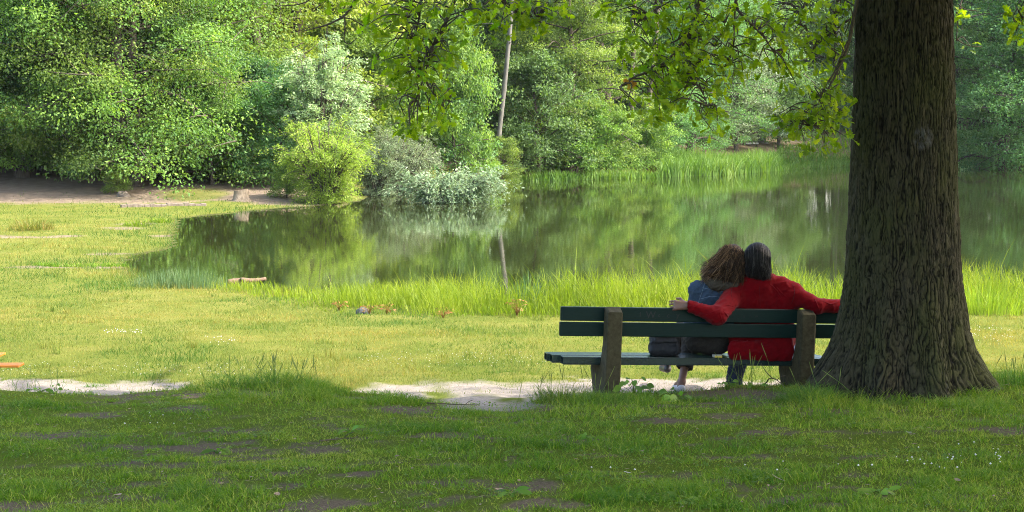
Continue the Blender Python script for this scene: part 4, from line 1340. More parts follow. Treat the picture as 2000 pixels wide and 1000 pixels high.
# far reeds and grass bank
n = 15000
pxr = np.concatenate([RNG.uniform(1285, 1530, 6000), RNG.uniform(1500, 1930, 8000), RNG.uniform(990, 1290, 1600)])
n = len(pxr)
d0 = np.interp(pxr, [990, 1100, 1200, 1320, 1420, 1500, 1600, 1700, 1930], [81, 83, 85, 88.3, 91, 97, 105, 111, 113])
wid = np.where(pxr < 1290, 1.2, np.where(pxr < 1520, 6, 13))
Yr = d0 + wid * RNG.random(n)
Xr = (pxr - 1000) / FPX * Yr
zr = np.maximum(height(Xr, Yr), WATER_Z - .05)
hh = np.where(pxr < 1290, .5, np.where(pxr < 1520, 1.1, .42)) * RNG.uniform(.5, 1.15, n) * (.6 + .8 * fbm(Xr * .7, Yr * .7, 121))
tnr = .5 + (fbm(Xr * .6, Yr * .6, 125) - .5) * .9 + RNG.normal(size=n) * .12
grass_obj('far_reeds', [blades(np.stack([Xr, Yr, zr - .02], 1), hh, RNG.uniform(.04, .08, n), rdir(n), RNG.uniform(.1, .6, n), tnr, 3)], 'farreed', 'green reeds and grass along the far shore', 'reeds')


# clumps that one can tell apart
def tuft_thing(name, px, py, z0, label, nb, rad, h, mat, wid=(.003, .005), lean=(.1, .9), tint=.45, cat='grass tuft', seg=4, sq=1.0, seeds=0, Y=None):
    g = G(px, py, z0) if Y is None else np.array((*at(px, Y), 0))
    r = np.random.default_rng(int(px * 7 + py))
    a = r.random(nb) * 6.283; q = r.random(nb) ** .6 * rad
    x = g[0] + np.cos(a) * q; y = g[1] + np.sin(a) * q * sq
    z = height(x, y)
    p = np.stack([x, y, z - .01], 1)
    od = unit(np.stack([np.cos(a), np.sin(a), a * 0], 1) + r.normal(size=(nb, 3)) * np.array((.7, .7, 0)))
    hh_ = h * r.uniform(.45, 1.1, nb) * (1 - .35 * (q / rad) ** 2)
    V, Q, T, tn_ = blades(p, hh_, r.uniform(wid[0], wid[1], nb), od, r.uniform(lean[0], lean[1], nb), tint + r.normal(size=nb) * .2, seg, r)
    acc = Acc(); acc.add(V, Q, T, tn_)
    for k in range(seeds):
        b = np.array((g[0] + r.normal() * rad * .6, g[1] + r.normal() * rad * .4 * sq, 0)); b[2] = hz(b[0], b[1])
        tip = b + np.array((r.normal() * .12, r.normal() * .06, h * r.uniform(.9, 1.35)))
        ln = curve([b, (b + tip) / 2 + r.normal(size=3) * .015, tip], 7)
        acc.tube(ln, np.linspace(.0022, .0015, 7), 3, .6, cap=False)
        hd = ln[-3:]
        acc.tube(curve(hd, 6), [.0018, .0032, .0036, .0032, .0022, .0008], 4, .8, cap=False)
    o_ = tag(obj(name, acc.mesh(name, [M[mat]])), label, cat)
    o_.data.transform(Matrix.Translation((-g[0], -g[1], -hz(g[0], g[1]))))
    o_.location = (g[0], g[1], hz(g[0], g[1]))
    return o_


tuft_thing('tall_grass', 545, 755, .12, 'tall grass clump with seed heads on the rise left of the sand', 520, .42, .24, 'tallgrass', sq=.5, seeds=26, lean=(.1, .8))
tuft_thing('tall_grass', 430, 758, .1, 'shorter grass clump left of the seeded clump', 300, .35, .13, 'tallgrass', sq=.5, seeds=4)
tuft_thing('tall_grass', 1095, 785, .02, 'dry wiry grass clump under the left end of the bench seat', 520, .26, .24, 'tallgrass', sq=.6, seeds=12, tint=.6, lean=(.2, 1.2))
tuft_thing('tall_grass', 1180, 800, .03, 'dark grass clump at the foot of the left bench post', 420, .24, .16, 'tallgrass', sq=.6, seeds=3)
tuft_thing('tall_grass', 1585, 795, .05, 'dense green grass clump between the right bench post and the oak', 700, .24, .24, 'tallgrass', sq=.6, seeds=5, tint=.4, lean=(.3, 1.3))
tuft_thing('tall_grass', 1985, 760, .06, 'tall grass right of the oak roots at the photo edge', 420, .3, .24, 'tallgrass', sq=.7, seeds=16)
tuft_thing('tall_grass', 1840, 800, .05, 'fringe of bent grass in front of the oak roots', 500, .75, .11, 'tallgrass', sq=.25, tint=.45, lean=(.3, 1.2))
tuft_thing('tall_grass', 1690, 803, .05, 'thin grass fringe left along the oak base', 300, .55, .1, 'tallgrass', sq=.3, tint=.55, lean=(.3, 1.2))
tuft_thing('tall_grass', 60, 752, -.1, 'sparse stalks in the sand at the left edge', 40, .4, .16, 'tallgrass', sq=.5, seeds=6)
tuft_thing('tall_grass', 1460, 768, 0, 'thin dry stalks rising beside the jeans behind the bench', 26, .2, .3, 'tallgrass', sq=.4, seeds=10, tint=.8)
tuft_thing('tall_grass', 520, 727, -.15, 'small tuft growing in the sand left of the middle', 10, .05, .05, 'tallgrass')
tuft_thing('tall_grass', 185, 752, -.13, 'low green tuft in the middle of the left sand patch', 120, .12, .07, 'tallgrass', sq=.6)
tuft_thing('tall_grass', 1398, 735, -.12, 'low green tuft on the sand between the two sitters feet', 110, .12, .08, 'tallgrass', sq=.6)
tuft_thing('tall_grass', 755, 765, -.1, 'grass tuft at the near edge of the sand patch', 160, .2, .08, 'tallgrass', sq=.5, tint=.6)
tuft_thing('rush_clump', 355, 545, 0, 'blue-green rush clump standing in the bay', 700, .75, .44, 'rush', (.005, .010), (.02, .35), cat='rushes', sq=.6, Y=29.3)
tuft_thing('rush_clump', 300, 560, 0, 'low grey-green rushes left of the tall rush clump', 260, .5, .26, 'rush', (.005, .01), (.05, .5), cat='rushes', sq=.6, Y=29.4)
tuft_thing('rush_clump', 1035, 560, 0, 'taller blue-green iris leaves among the reeds left of the bench', 110, .25, .62, 'rush', (.012, .022), (.02, .3), cat='rushes', Y=24.6)
tuft_thing('rush_clump', 60, 450, 0, 'pale dry grass hummock in the left meadow', 420, .55, .4, 'meadow', (.01, .02), (.1, .8), tint=.7, Y=44)
tuft_thing('rush_clump', 1925, 560, 0, 'brownish seeded grass hummock right of the oak', 420, .5, .6, 'reed', (.007, .012), (.1, .7), tint=.85, cat='grass tuft', seeds=50, Y=24.2)
tuft_thing('tall_grass', 265, 447, 0, 'bright tuft in the wet left meadow near the water', 160, .35, .22, 'reed', (.015, .03), tint=.35, Y=46.5)
tuft_thing('tall_grass', 310, 442, 0, 'second bright tuft nearer the bay in the wet meadow', 160, .4, .2, 'reed', (.015, .03), tint=.35, Y=48.5)
tuft_thing('tall_grass', 95, 517, 0, 'left one of the tufts along the muddy strip', 160, .35, .13, 'reed', (.01, .02), tint=.35, sq=.4, Y=33.4)
tuft_thing('tall_grass', 150, 517, 0, 'middle one of the tufts along the muddy strip', 160, .35, .13, 'reed', (.01, .02), tint=.35, sq=.4, Y=33.5)
tuft_thing('tall_grass', 210, 514, 0, 'right one of the tufts along the muddy strip', 200, .45, .14, 'reed', (.01, .02), tint=.35, sq=.4, Y=33.8)

# ------------------------------------------------------------------ broad-leaved weeds


def round_leaf(acc, base, d, nr, L, W, tint):
    D = unit(d); S = unit(np.cross(D, nr)); Nn = np.cross(S, D)
    prof_ = [(0, .1), (.15, .55), (.35, .95), (.6, 1.0), (.82, .66), (1, .0)]
    V, Q = [], []
    for f, w_ in prof_:
        c = base + D * L * f - Nn * L * .25 * f * f
        V += [c - S * W * .5 * w_ + Nn * W * .14 * w_, c, c + S * W * .5 * w_ + Nn * W * .14 * w_]
    for k in range(len(prof_) - 1):
        b = 3 * k
        Q += [(b, b + 1, b + 4, b + 3), (b + 1, b + 2, b + 5, b + 4)]
    acc.add(V, Q, None, tint)


def weed(px, py, z0, label, n, L, hgt, spread, mat='weed_leaf', name='leafy_weed', cat='plant', Y=None, wr=.75):
    g = G(px, py, z0) if Y is None else np.array((*at(px, Y), 0.0))
    g[2] = hz(g[0], g[1])
    r = np.random.default_rng(int(px + py * 3))
    e = empty(name, g, label, cat)
    st = Acc()
    for k in range(n):
        a = k * 2.4 + r.normal() * .3
        hgt_ = hgt * r.uniform(.35, 1.0)
        tip = np.array((math.cos(a) * spread * r.uniform(.3, 1), math.sin(a) * spread * .7 * r.uniform(.3, 1), hgt_))
        st.tube(curve([(0, 0, -.01), tip * np.array((.35, .35, .6)), tip], 6), np.linspace(.003, .0016, 6), 4, .4, cap=False)
        lf = Acc()
        d = unit(np.array((math.cos(a), math.sin(a) * .6, -.1 + r.normal() * .25)))
        l_ = L * r.uniform(.6, 1.15)
        round_leaf(lf, tip, d, np.array((r.normal() * .35, -.55 + r.normal() * .2, .7)), l_, l_ * wr, float(np.clip(.5 + r.normal() * .25, 0, 1)))
        me = lf.mesh('weed_leaf', [M[mat]], True)
        o_ = obj('leaf', me); o_.parent = e
    o_ = obj('stem', st.mesh('weed_stem', [M[mat]], True)); o_.parent = e
    return e


weed(1238, 784, .02, 'broad-leaved green plant standing right of the left bench post', 13, .085, .19, .13)
weed(1322, 790, .02, 'broad-leaved plant below the bare ankle of the sitter in denim', 9, .085, .1, .11)
weed(1420, 770, 0, 'small plant with bright leaves in front of the jeans leg', 6, .05, .1, .06)
weed(1480, 772, 0, 'tiny plant on the bare mound right of the jeans leg', 5, .05, .05, .06)
weed(108, 772, .02, 'small upright weed at the edge of the left sand patch', 7, .04, .14, .05)
weed(215, 768, .02, 'weed in the sand left of the middle of the left patch', 4, .035, .08, .04)
weed(425, 893, .2, 'dandelion rosette in the bare earth patch of the lawn', 8, .1, .03, .05, wr=.3)
weed(1150, 870, .15, 'rosette of bright leaves in the lawn below the left bench post', 8, .07, .025, .07, wr=.6)
weed(685, 862, .15, 'bright weed in the lawn left of the middle', 6, .08, .05, .05, wr=.4)
weed(1720, 980, .3, 'long-leaved weed at the bottom below the oak', 7, .12, .04, .06, wr=.35)
weed(80, 780, .04, 'low leafy weed at the lawn edge under the left sand', 8, .05, .04, .12, wr=.6)
weed(1000, 985, .33, 'rosette at the bottom edge in the middle of the lawn', 7, .08, .03, .06, wr=.45)
weed(1330, 985, .33, 'flat rosette at the bottom edge right of the middle', 7, .08, .02, .06, wr=.45)
for px_, Y_, lb in [(720, 24.3, 'reddish dock plants at the foot of the reeds, leftmost patch'), (660, 24.8, 'small reddish weed at the left end of the reeds'), (1010, 23.5, 'tall rust-red dock plant in front of the reeds nearest the bench'), (755, 24.2, 'rust-red weed beside the grey stone'), (865, 23.7, 'thin reddish weed in front of the middle of the reeds')]:
    weed(px_, 600, 0, lb, 20, .05, .26 if px_ > 900 else .15, .12, 'weed_red', 'dock_plant', Y=Y_, wr=.45)

# ------------------------------------------------------------------ the bench
BA = math.radians(12)
BO = np.array((.84, 15.0, 0.0))
BU = np.array((math.cos(BA), math.sin(BA), -.035)); BU /= np.linalg.norm(BU)
BV = np.array((-math.sin(BA), math.cos(BA), 0.0))
BW = np.cross(BU, BV)


def BP(u, v, w): return BO + BU * u + BV * v + BW * w


bench = empty('park_bench', BP(.9, .15, 0), 'dark green slatted park bench on concrete posts, seen from behind', 'bench')


def plank(u0, u1, v0, v1, w0, w1, name='slat', hollow=False):
    a = Acc()
    c = BP((u0 + u1) / 2, (v0 + v1) / 2, (w0 + w1) / 2)
    if not hollow:
        a.box(c, (BU, BV, BW), ((u1 - u0) / 2, (v1 - v0) / 2, (w1 - w0) / 2), bev=.006)
    else:
        # hollow profile: four walls and a dark recess at each end
        t_ = .009
        for (va, vb, wa, wb) in ((v0, v1, w1 - t_, w1), (v0, v1, w0, w0 + t_), (v0, v0 + t_, w0 + t_, w1 - t_), (v1 - t_, v1, w0 + t_, w1 - t_)):
            a.box(BP((u0 + u1) / 2, (va + vb) / 2, (wa + wb) / 2), (BU, BV, BW), ((u1 - u0) / 2, (vb - va) / 2, (wb - wa) / 2), bev=.002)
        a.box(c, (BU, BV, BW), ((u1 - u0) / 2 - .05, (v1 - v0) / 2 - t_ * .6, (w1 - w0) / 2 - t_ * .6))
    return obj(name, fix_normals(a.mesh('bench_' + name, [M['seat_board' if hollow else 'green_board']])), bench)


plank(-.45, 2.2, .0, .045, .623, .745, 'back_slat')
plank(-.455, 2.2, .0, .045, .49, .612, 'back_slat')
plank(-.40, 2.03, .07, .175, .232, .300, 'seat_slat', True)
plank(-.47, 2.06, .187, .292, .232, .302, 'seat_slat', True)
plank(-.49, 2.05, .304, .41, .232, .300, 'seat_slat', True)


def post(u):
    th2 = .066
    prof_ = [(-.13, -.25), (-.13, .62), (-.125, .715), (-.045, .752), (.0, .745), (.0, .45), (.045, .30), (.07, .23), (.40, .23), (.405, .165), (.18, -.25)]
    V = []
    n_ = len(prof_)
    for su, ins in ((-th2, .012), (-th2 + .012, 0), (th2 - .012, 0), (th2, .012)):
        cv = np.mean([q[0] for q in prof_]); cw = np.mean([q[1] for q in prof_])
        for (v, w) in prof_:
            dv, dw = cv - v, cw - w; L = math.hypot(dv, dw)
            V.append(BP(u + su, v + dv / L * ins, w + dw / L * ins))
    import bmesh
    bm = bmesh.new()
    bv = [bm.verts.new(p) for p in V]
    for k in range(3):
        for i in range(n_):
            j = (i + 1) % n_
            bm.faces.new((bv[k * n_ + i], bv[k * n_ + j], bv[(k + 1) * n_ + j], bv[(k + 1) * n_ + i]))
    bm.faces.new(bv[:n_]); bm.faces.new(bv[3 * n_:][::-1])
    bmesh.ops.recalc_face_normals(bm, faces=bm.faces)
    me = bpy.data.meshes.new('bench_post'); bm.to_mesh(me); bm.free()
    me.materials.append(M['concrete'])
    return obj('post', me, bench)


post(.0)
post(1.77)
bo = Acc()
for u in (0.0, 1.77):
    for w in (.55, .68):
        bo.tube([BP(u - .045, .043, w), BP(u - .045, .052, w)], .012, 8)
obj('bolt', bo.mesh('bench_bolt', [M['steel']]), bench)
# dark scrawl on the top slat
for txt, u, sz, w in (('I', .25, .06, .665), ('W', .31, .085, .655), ('c', .42, .05, .665), ('.', .46, .05, .665), ('c', .50, .06, .662), ('y', .585, .07, .662), ('u', 1.2, .04, .67), ('n', 1.26, .04, .67), ('w', 1.31, .04, .67)):
    cu = bpy.data.curves.new('scrawl', 'FONT'); cu.body = txt; cu.size = sz; cu.extrude = .0006
    to = bpy.data.objects.new('scrawl_tmp', cu); COL.objects.link(to)
    bpy.context.view_layer.update()
    me = bpy.data.meshes.new_from_object(to.evaluated_get(bpy.context.evaluated_depsgraph_get()))
    bpy.data.objects.remove(to)
    p0 = BP(u, -.0015, w)
    me.transform(Matrix(((BU[0], BW[0], -BV[0], p0[0]), (BU[1], BW[1], -BV[1], p0[1]), (BU[2], BW[2], -BV[2], p0[2]), (0, 0, 0, 1))))
    me.materials.clear(); me.materials.append(M['graffiti'])
    obj('scrawl', me, bench)

# ------------------------------------------------------------------ people: smooth implicit surfaces


class Field:
    def __init__(s, lo, hi, h):
        s.lo = np.asarray(lo, float); s.h = h
        s.n = np.ceil((np.asarray(hi) - s.lo) / h).astype(int) + 1
        s.F = np.full(s.n, .5, np.float32)

    def _sl(s, a, b):
        i0 = np.clip(np.floor((a - s.lo) / s.h).astype(int), 0, s.n - 1)
        i1 = np.clip(np.ceil((b - s.lo) / s.h).astype(int) + 1, 1, s.n)
        g = [s.lo[k] + s.h * np.arange(i0[k], i1[k]) for k in range(3)]
        return tuple(slice(i0[k], i1[k]) for k in range(3)), np.meshgrid(*g, indexing='ij')

    def _join(s, sl, d, k, sub=False):
        f = s.F[sl]
        if sub:
            d = -d
            h = np.clip(.5 - .5 * (d - f) / k, 0, 1) if k else (d < f)
            s.F[sl] = d * (1 - h) + f * h + k * h * (1 - h) if k else np.maximum(f, d)
            return
        if k <= 0:
            s.F[sl] = np.minimum(f, d); return
        h = np.clip(.5 + .5 * (f - d) / k, 0, 1)
        s.F[sl] = f * (1 - h) + d * h - k * h * (1 - h)

    def cap(s, a, b, ra, rb=None, k=.03, sq=(1, 1, 1), sub=False):
        a = np.asarray(a, float); b = np.asarray(b, float); rb = ra if rb is None else rb
        q = np.asarray(sq, float)
        m = max(ra, rb) * q.max() + k * 1.5 + .02
        sl, (X, Y, Z) = s._sl(np.minimum(a, b) - m, np.maximum(a, b) + m)
        X = (X - a[0]) / q[0]; Y = (Y - a[1]) / q[1]; Z = (Z - a[2]) / q[2]
        d = (b - a) / q
        t_ = np.clip((X * d[0] + Y * d[1] + Z * d[2]) / (d @ d + 1e-9), 0, 1)
        D = np.sqrt((X - t_ * d[0]) ** 2 + (Y - t_ * d[1]) ** 2 + (Z - t_ * d[2]) ** 2) - (ra + (rb - ra) * t_)
        s._join(sl, (D * q.min()).astype(np.float32), k, sub)

    def ell(s, c, r, k=.03, rot=None, sub=False):
        c = np.asarray(c, float); r = np.asarray(r, float)
        m = r.max() + k * 1.5 + .02
        sl, (X, Y, Z) = s._sl(c - m, c + m)
        p = np.stack([X - c[0], Y - c[1], Z - c[2]], -1)
        if rot is not None: p = p @ np.asarray(rot)
        q = np.linalg.norm(p / r, axis=-1)
        g = np.linalg.norm(p / (r * r), axis=-1)
        s._join(sl, (q * (q - 1) / (g + 1e-6)).astype(np.float32), k, sub)

    def mesh(s, name, mats, wrinkle=0.0, seed=0, smooth_it=1):
        F = s.F
        ins = F < 0
        c = sum(ins[i:ins.shape[0] - 1 + i, j:ins.shape[1] - 1 + j, k:ins.shape[2] - 1 + k].astype(np.int8) for i in (0, 1) for j in (0, 1) for k in (0, 1))
        cells = np.argwhere((c > 0) & (c < 8))
        lut = np.full(c.shape, -1, np.int32)
        lut[tuple(cells.T)] = np.arange(len(cells))
        acc_ = np.zeros((len(cells), 3)); cnt_ = np.zeros(len(cells))
        cor = [np.array((i, j, k)) for i in (0, 1) for j in (0, 1) for k in (0, 1)]
        val = [F[tuple((cells + q).T)] for q in cor]
        for a in range(8):
            for b in range(a + 1, 8):
                if np.abs(cor[a] - cor[b]).sum() != 1: continue
                m = (val[a] < 0) != (val[b] < 0)
                tt_ = val[a] / (val[a] - val[b] + 1e-12)
                pt = cor[a] + tt_[:, None] * (cor[b] - cor[a])
                acc_[m] += pt[m]; cnt_[m] += 1
        V = s.lo + (cells + acc_ / cnt_[:, None]) * s.h
        Q = []
        for ax in range(3):
            o1, o2 = [q for q in range(3) if q != ax]
            sh = np.zeros(3, int); sh[ax] = 1
            A = ins[:-1, :-1, :-1]
            B = ins[sh[0]:ins.shape[0] - 1 + sh[0], sh[1]:ins.shape[1] - 1 + sh[1], sh[2]:ins.shape[2] - 1 + sh[2]]
            e = np.argwhere(A != B)
            e = e[(e[:, o1] > 0) & (e[:, o2] > 0)]
            e1 = np.zeros(3, int); e1[o1] = 1; e2 = np.zeros(3, int); e2[o2] = 1
            q = np.stack([lut[tuple((e - e1 - e2).T)], lut[tuple((e - e2).T)], lut[tuple(e.T)], lut[tuple((e - e1).T)]], 1)
            fl_ = ins[tuple(e.T)]
            if ax == 1: fl_ = ~fl_
            q[~fl_] = q[~fl_][:, ::-1]
            Q.append(q[(q >= 0).all(1)])
        Q = np.vstack(Q)
        # relax
        for _ in range(smooth_it):
            acc2 = np.zeros_like(V); cn = np.zeros(len(V))
            for a, b in ((0, 1), (1, 2), (2, 3), (3, 0)):
                np.add.at(acc2, Q[:, a], V[Q[:, b]]); np.add.at(cn, Q[:, a], 1)
                np.add.at(acc2, Q[:, b], V[Q[:, a]]); np.add.at(cn, Q[:, b], 1)
            V = V * .5 + acc2 / cn[:, None] * .5
        me = mk_mesh(name, V, Q, None, None, mats, smooth=True)
        if wrinkle:
            nrm = np.zeros(len(V) * 3, np.float32)
            me.vertices.foreach_get('normal', nrm)
            nrm = nrm.reshape(-1, 3)
            a_ = V[:, 0] * 9 + V[:, 2] * 7; b_ = V[:, 2] * 16 - V[:, 0] * 11 + V[:, 1] * 6
            rdg = 1 - np.abs(fbm(a_, b_, seed, 3) * 2 - 1)
            w_ = (rdg ** 3 - .45) * wrinkle
            V = V + nrm * w_[:, None]
            me.vertices.foreach_set('co', V.astype(np.float32).ravel()); me.update()
        return me


def hand(F, wrist, d, palm_n, side_, r=1.0, curl=1.0):
    """palm, four bent fingers and a thumb; d: pointing direction, palm_n: out of the palm, side_: towards the thumb"""
    d = unit(d); side_ = unit(side_ - d * (d @ side_)); pn = unit(palm_n - d * (d @ palm_n) - side_ * (side_ @ palm_n))
    kn = wrist + d * .095 * r
    for q in (-1, 0, 1):
        F.cap(wrist + side_ * q * .014 * r, kn + side_ * q * .026 * r, .021 * r, .0165 * r, .015)
    for i, (off, ln) in enumerate(((.036, .9), (.012, 1.0), (-.013, .94), (-.036, .74))):
        a = kn + side_ * off * r
        ang = (.45 + .12 * i) * curl
        p = a; dirv = d
        for s_, rad in ((.042, .0105), (.028, .0095), (.021, .0085)):
            dirv = unit(dirv * math.cos(ang) + pn * math.sin(ang))
            q = p + dirv * s_ * ln * r
            F.cap(p, q, rad * r, (rad - .001) * r, .005)
            p = q; ang = .75 * curl
    a = wrist + d * .03 * r + side_ * .026 * r
    b = a + unit(d * .6 + side_ * .75 + pn * .35) * .045 * r
    c = b + unit(d * .95 + side_ * .1 + pn * .45) * .035 * r
    F.cap(a, b, .0155 * r, .0125 * r, .012); F.cap(b, c, .0118 * r, .009 * r, .006)


def face(F, c, fw, up, s=1.0):
    """nose, brow, cheeks, lips, chin and ears on a head ellipsoid at c looking along fw"""
    rt = np.cross(fw, up)
    F.ell(c + fw * .055 * s - up * .055 * s, np.array((.062, .062, .07)) * s, .03)
    F.cap(c + fw * .095 * s + up * .012 * s, c + fw * .118 * s - up * .026 * s, .009 * s, .014 * s, .012)
    F.cap(c + fw * .088 * s + up * .028 * s - rt * .035 * s, c + fw * .088 * s + up * .028 * s + rt * .035 * s, .012 * s, k=.015)
    F.cap(c + fw * .1 * s - up * .06 * s - rt * .016 * s, c + fw * .1 * s - up * .06 * s + rt * .016 * s, .008 * s, k=.006)
    F.cap(c + fw * .1 * s - up * .07 * s - rt * .014 * s, c + fw * .1 * s - up * .07 * s + rt * .014 * s, .008 * s, k=.006)
    F.ell(c + fw * .088 * s - up * .1 * s, np.array((.022, .022, .02)) * s, .02)
    for sg in (-1, 1):
        F.ell(c + rt * sg * .086 * s - up * .012 * s, np.array((.012, .026, .034)) * s, .008)


def eyes(parent, c, fw, up, s):
    rt = np.cross(fw, up)
    for sg in (-1, 1):
        a = Acc()
        p = c + fw * .0945 * s + up * .004 * s + rt * sg * .032 * s
        a.tube(np.array([p + fw * q for q in (-.008, 0, .004, .007)]), [.010, .011, .007, .001], 10, .5)
        obj('eye', a.mesh('eye', [M['shoe_dark']], True), parent)


# ---- person in red
man = empty('person', P(1487, 668, 15.5), 'person with slicked grey-black hair in a red coat, arms spread along the bench back', 'person')
HM = P(1479, 506, 15.42)
fwM = unit(np.array((-.12, 1, -.08))); upM = unit(np.array((.02, .08, 1)))
lo, hi = np.array((1.15, 14.85, -.2)), np.array((3.25, 16.35, 1.42))
B = Field(lo, hi, .0075)
B.ell(HM, (.083, .1, .118), .02)
face(B, HM, fwM, upM, 1.02)
nk = P(1482, 552, 15.45)
B.cap(HM - upM * .06, nk, .062, .066, .03)
pel = P(1487, 660, 15.52)
B.cap(nk, P(1485, 590, 15.475), .05, .07, .03); B.cap(P(1485, 590, 15.475), pel, .07, .09, .03)
shL, elL, wrL = P(1434, 574, 15.42), P(1402, 617, 15.11), P(1342, 597, 15.105)
shR, elR, wrR = P(1549, 575, 15.44), P(1594, 597, 15.37), P(1672, 600, 15.46)
for a, b, r1, r2 in ((nk, shL, .06, .06), (nk, shR, .06, .06), (shL, elL, .05, .042), (elL, wrL, .042, .03), (shR, elR, .05, .042), (elR, wrR, .042, .03)):
    B.cap(a, b, r1, r2, .03)
hand(B, wrL, np.array((-1, .03, .03)), np.array((0, .9, -.35)), np.array((0, .25, 1)), 1.05, 1.15)
hand(B, wrR, np.array((1, .2, -.05)), np.array((0, .3, -1)), np.array((0, 1, .2)), 1.0, .8)
hpL, knL, anL = P(1460, 662, 15.52), P(1452, 650, 16.0), P(1432, 755, 15.72)
hpR, knR, anR = P(1515, 664, 15.54), P(1535, 652, 16.0), P(1548, 752, 15.82)
for h_, k_, a_ in ((hpL, knL, anL), (hpR, knR, anR)):
    B.cap(h_, k_, .075, .055, .03); B.cap(k_, a_, .05, .035, .03)
    B.cap(a_, a_ + np.array((0, .14, -.035)), .034, .03, .02)
obj('body', B.mesh('person_body', [M['skin']]), man)
eyes(man, HM, fwM, upM, 1.02)
J = Field(lo, hi, .0095)
J.cap(P(1446, 584, 15.475), P(1532, 586, 15.475), .145, .145, .05, (1, .88, 1))
J.cap(P(1452, 625, 15.5), P(1522, 628, 15.5), .13, .13, .09)
J.cap(P(1446, 658, 15.51), P(1524, 661, 15.52), .135, .14, .08)
J.cap(shL, P(1470, 554, 15.455), .082, .066, .05); J.cap(shR, P(1494, 553, 15.455), .086, .066, .05)
J.cap(P(1550, 566, 15.44), P(1554, 576, 15.44), .075, .07, .02)
J.cap(shL, elL, .092, .078, .05); J.cap(elL, P(1348, 599, 15.09), .076, .052, .045)
J.cap(shR, elR, .088, .07, .03); J.cap(elR, P(1668, 599, 15.45), .068, .056, .03)
J.cap(P(1464, 545, 15.43), P(1496, 545, 15.43), .045, .045, .03)
J.cap(P(1463, 543, 15.40), P(1500, 544, 15.40), .04, .04, .02)
J.cap(P(1474, 560, 15.43), P(1492, 560, 15.43), .085, .085, .05)
J.cap(P(1440, 556, 15.44), P(1466, 545, 15.44), .07, .05, .05)
J.cap(P(1530, 556, 15.44), P(1498, 545, 15.44), .07, .05, .05)
J.cap(P(1432, 684, 15.30), P(1540, 687, 15.385), .05, .05, .05, (1, .6, 1.75))
J.cap(P(1345, 599, 15.09), P(1325, 594, 15.10), .040, .040, 0.004, sub=True)
obj('coat', J.mesh('person_coat', [M['red_velvet']], .010, 5), man)
from mathutils.bvhtree import BVHTree
coat = [c_ for c_ in man.children if c_.name.startswith('coat')][0]
tree_ = BVHTree.FromPolygons([v.co.copy() for v in coat.data.vertices], [tuple(p.vertices) for p in coat.data.polygons])
cam_o = Vector((0, 0, CAM_Z))


def on_cloth(tr_, pts, r, mt, nm, parent, inset):
    hits = []
    for x_, y_ in curve(np.array([(q_[0], q_[1], 0) for q_ in pts], float), 20)[:, :2]:
        d_ = (Vector(P(x_, y_, 15.0)) - cam_o).normalized()
        h_ = tr_.ray_cast(cam_o, d_)
        if h_[0] is not None: hits.append(np.array(h_[0] + d_ * inset))
    if len(hits) > 5:
        q_ = Acc(); k_ = len(hits)
        q_.tube(np.array(hits), r * np.sin(np.linspace(.15, 3.0, k_)) ** .6, 7)
        obj(nm, q_.mesh('cloth_' + nm, [M[mt]], True), parent).matrix_parent_inverse = Matrix.Identity(4)


for pts in ([(1398, 606), (1385, 613), (1368, 622)], [(1401, 608), (1393, 620), (1388, 632)], [(1405, 608), (1408, 620), (1412, 632)], [(1410, 606), (1420, 616), (1426, 626)], [(1412, 598), (1424, 596), (1436, 600)],
            [(1500, 552), (1515, 566), (1530, 588)], [(1512, 556), (1526, 572), (1540, 584)], [(1452, 556), (1446, 570), (1448, 590)], [(1590, 582), (1596, 596), (1601, 608)], [(1606, 588), (1622, 594), (1636, 590)], [(1470, 566), (1478, 586), (1476, 602)]):
    on_cloth(tree_, pts, .0085, 'red_velvet', 'fold', coat, .0035)
on_cloth(tree_, [(1483, 556), (1484, 576), (1485, 601)], .0022, 'coat_seam', 'seam', coat, .0)
on_cloth(tree_, [(1546, 553), (1552, 566), (1549, 584), (1544, 596)], .003, 'coat_seam', 'seam', coat, .0)
on_cloth(tree_, [(1432, 556), (1428, 572), (1432, 590)], .003, 'coat_seam', 'seam', coat, .0)
T_ = Field(lo, hi, .0095)
for h_, k_, a_ in ((hpL, knL, anL), (hpR, knR, anR)):
    T_.cap(h_, k_, .1, .082, .04); T_.cap(k_, a_ * .55 + k_ * .45, .082, .078, .04); T_.cap(a_ * .55 + k_ * .45, a_ + np.array((0, .0, -.01)), .078, .072, .03)
T_.cap(hpL, hpR, .12, .12, .04)
obj('jeans', T_.mesh('person_jeans', [M['jeans']], .014, 15), man)
for a_ in (anL, anR):
    S = Field(a_ - .12, a_ + np.array((.12, .32, .08)), .007)
    gz = hz(a_[0], a_[1]) + .03
    S.cap(np.array((a_[0], a_[1] - .03, gz + .015)), np.array((a_[0] - .01, a_[1] + .19, gz)), .043, .038, .02)
    S.cap(np.array((a_[0], a_[1], gz + .02)), a_, .042, .04, .02)
    obj('shoe', S.mesh('person_shoe', [M['shoe_dark']]), man)
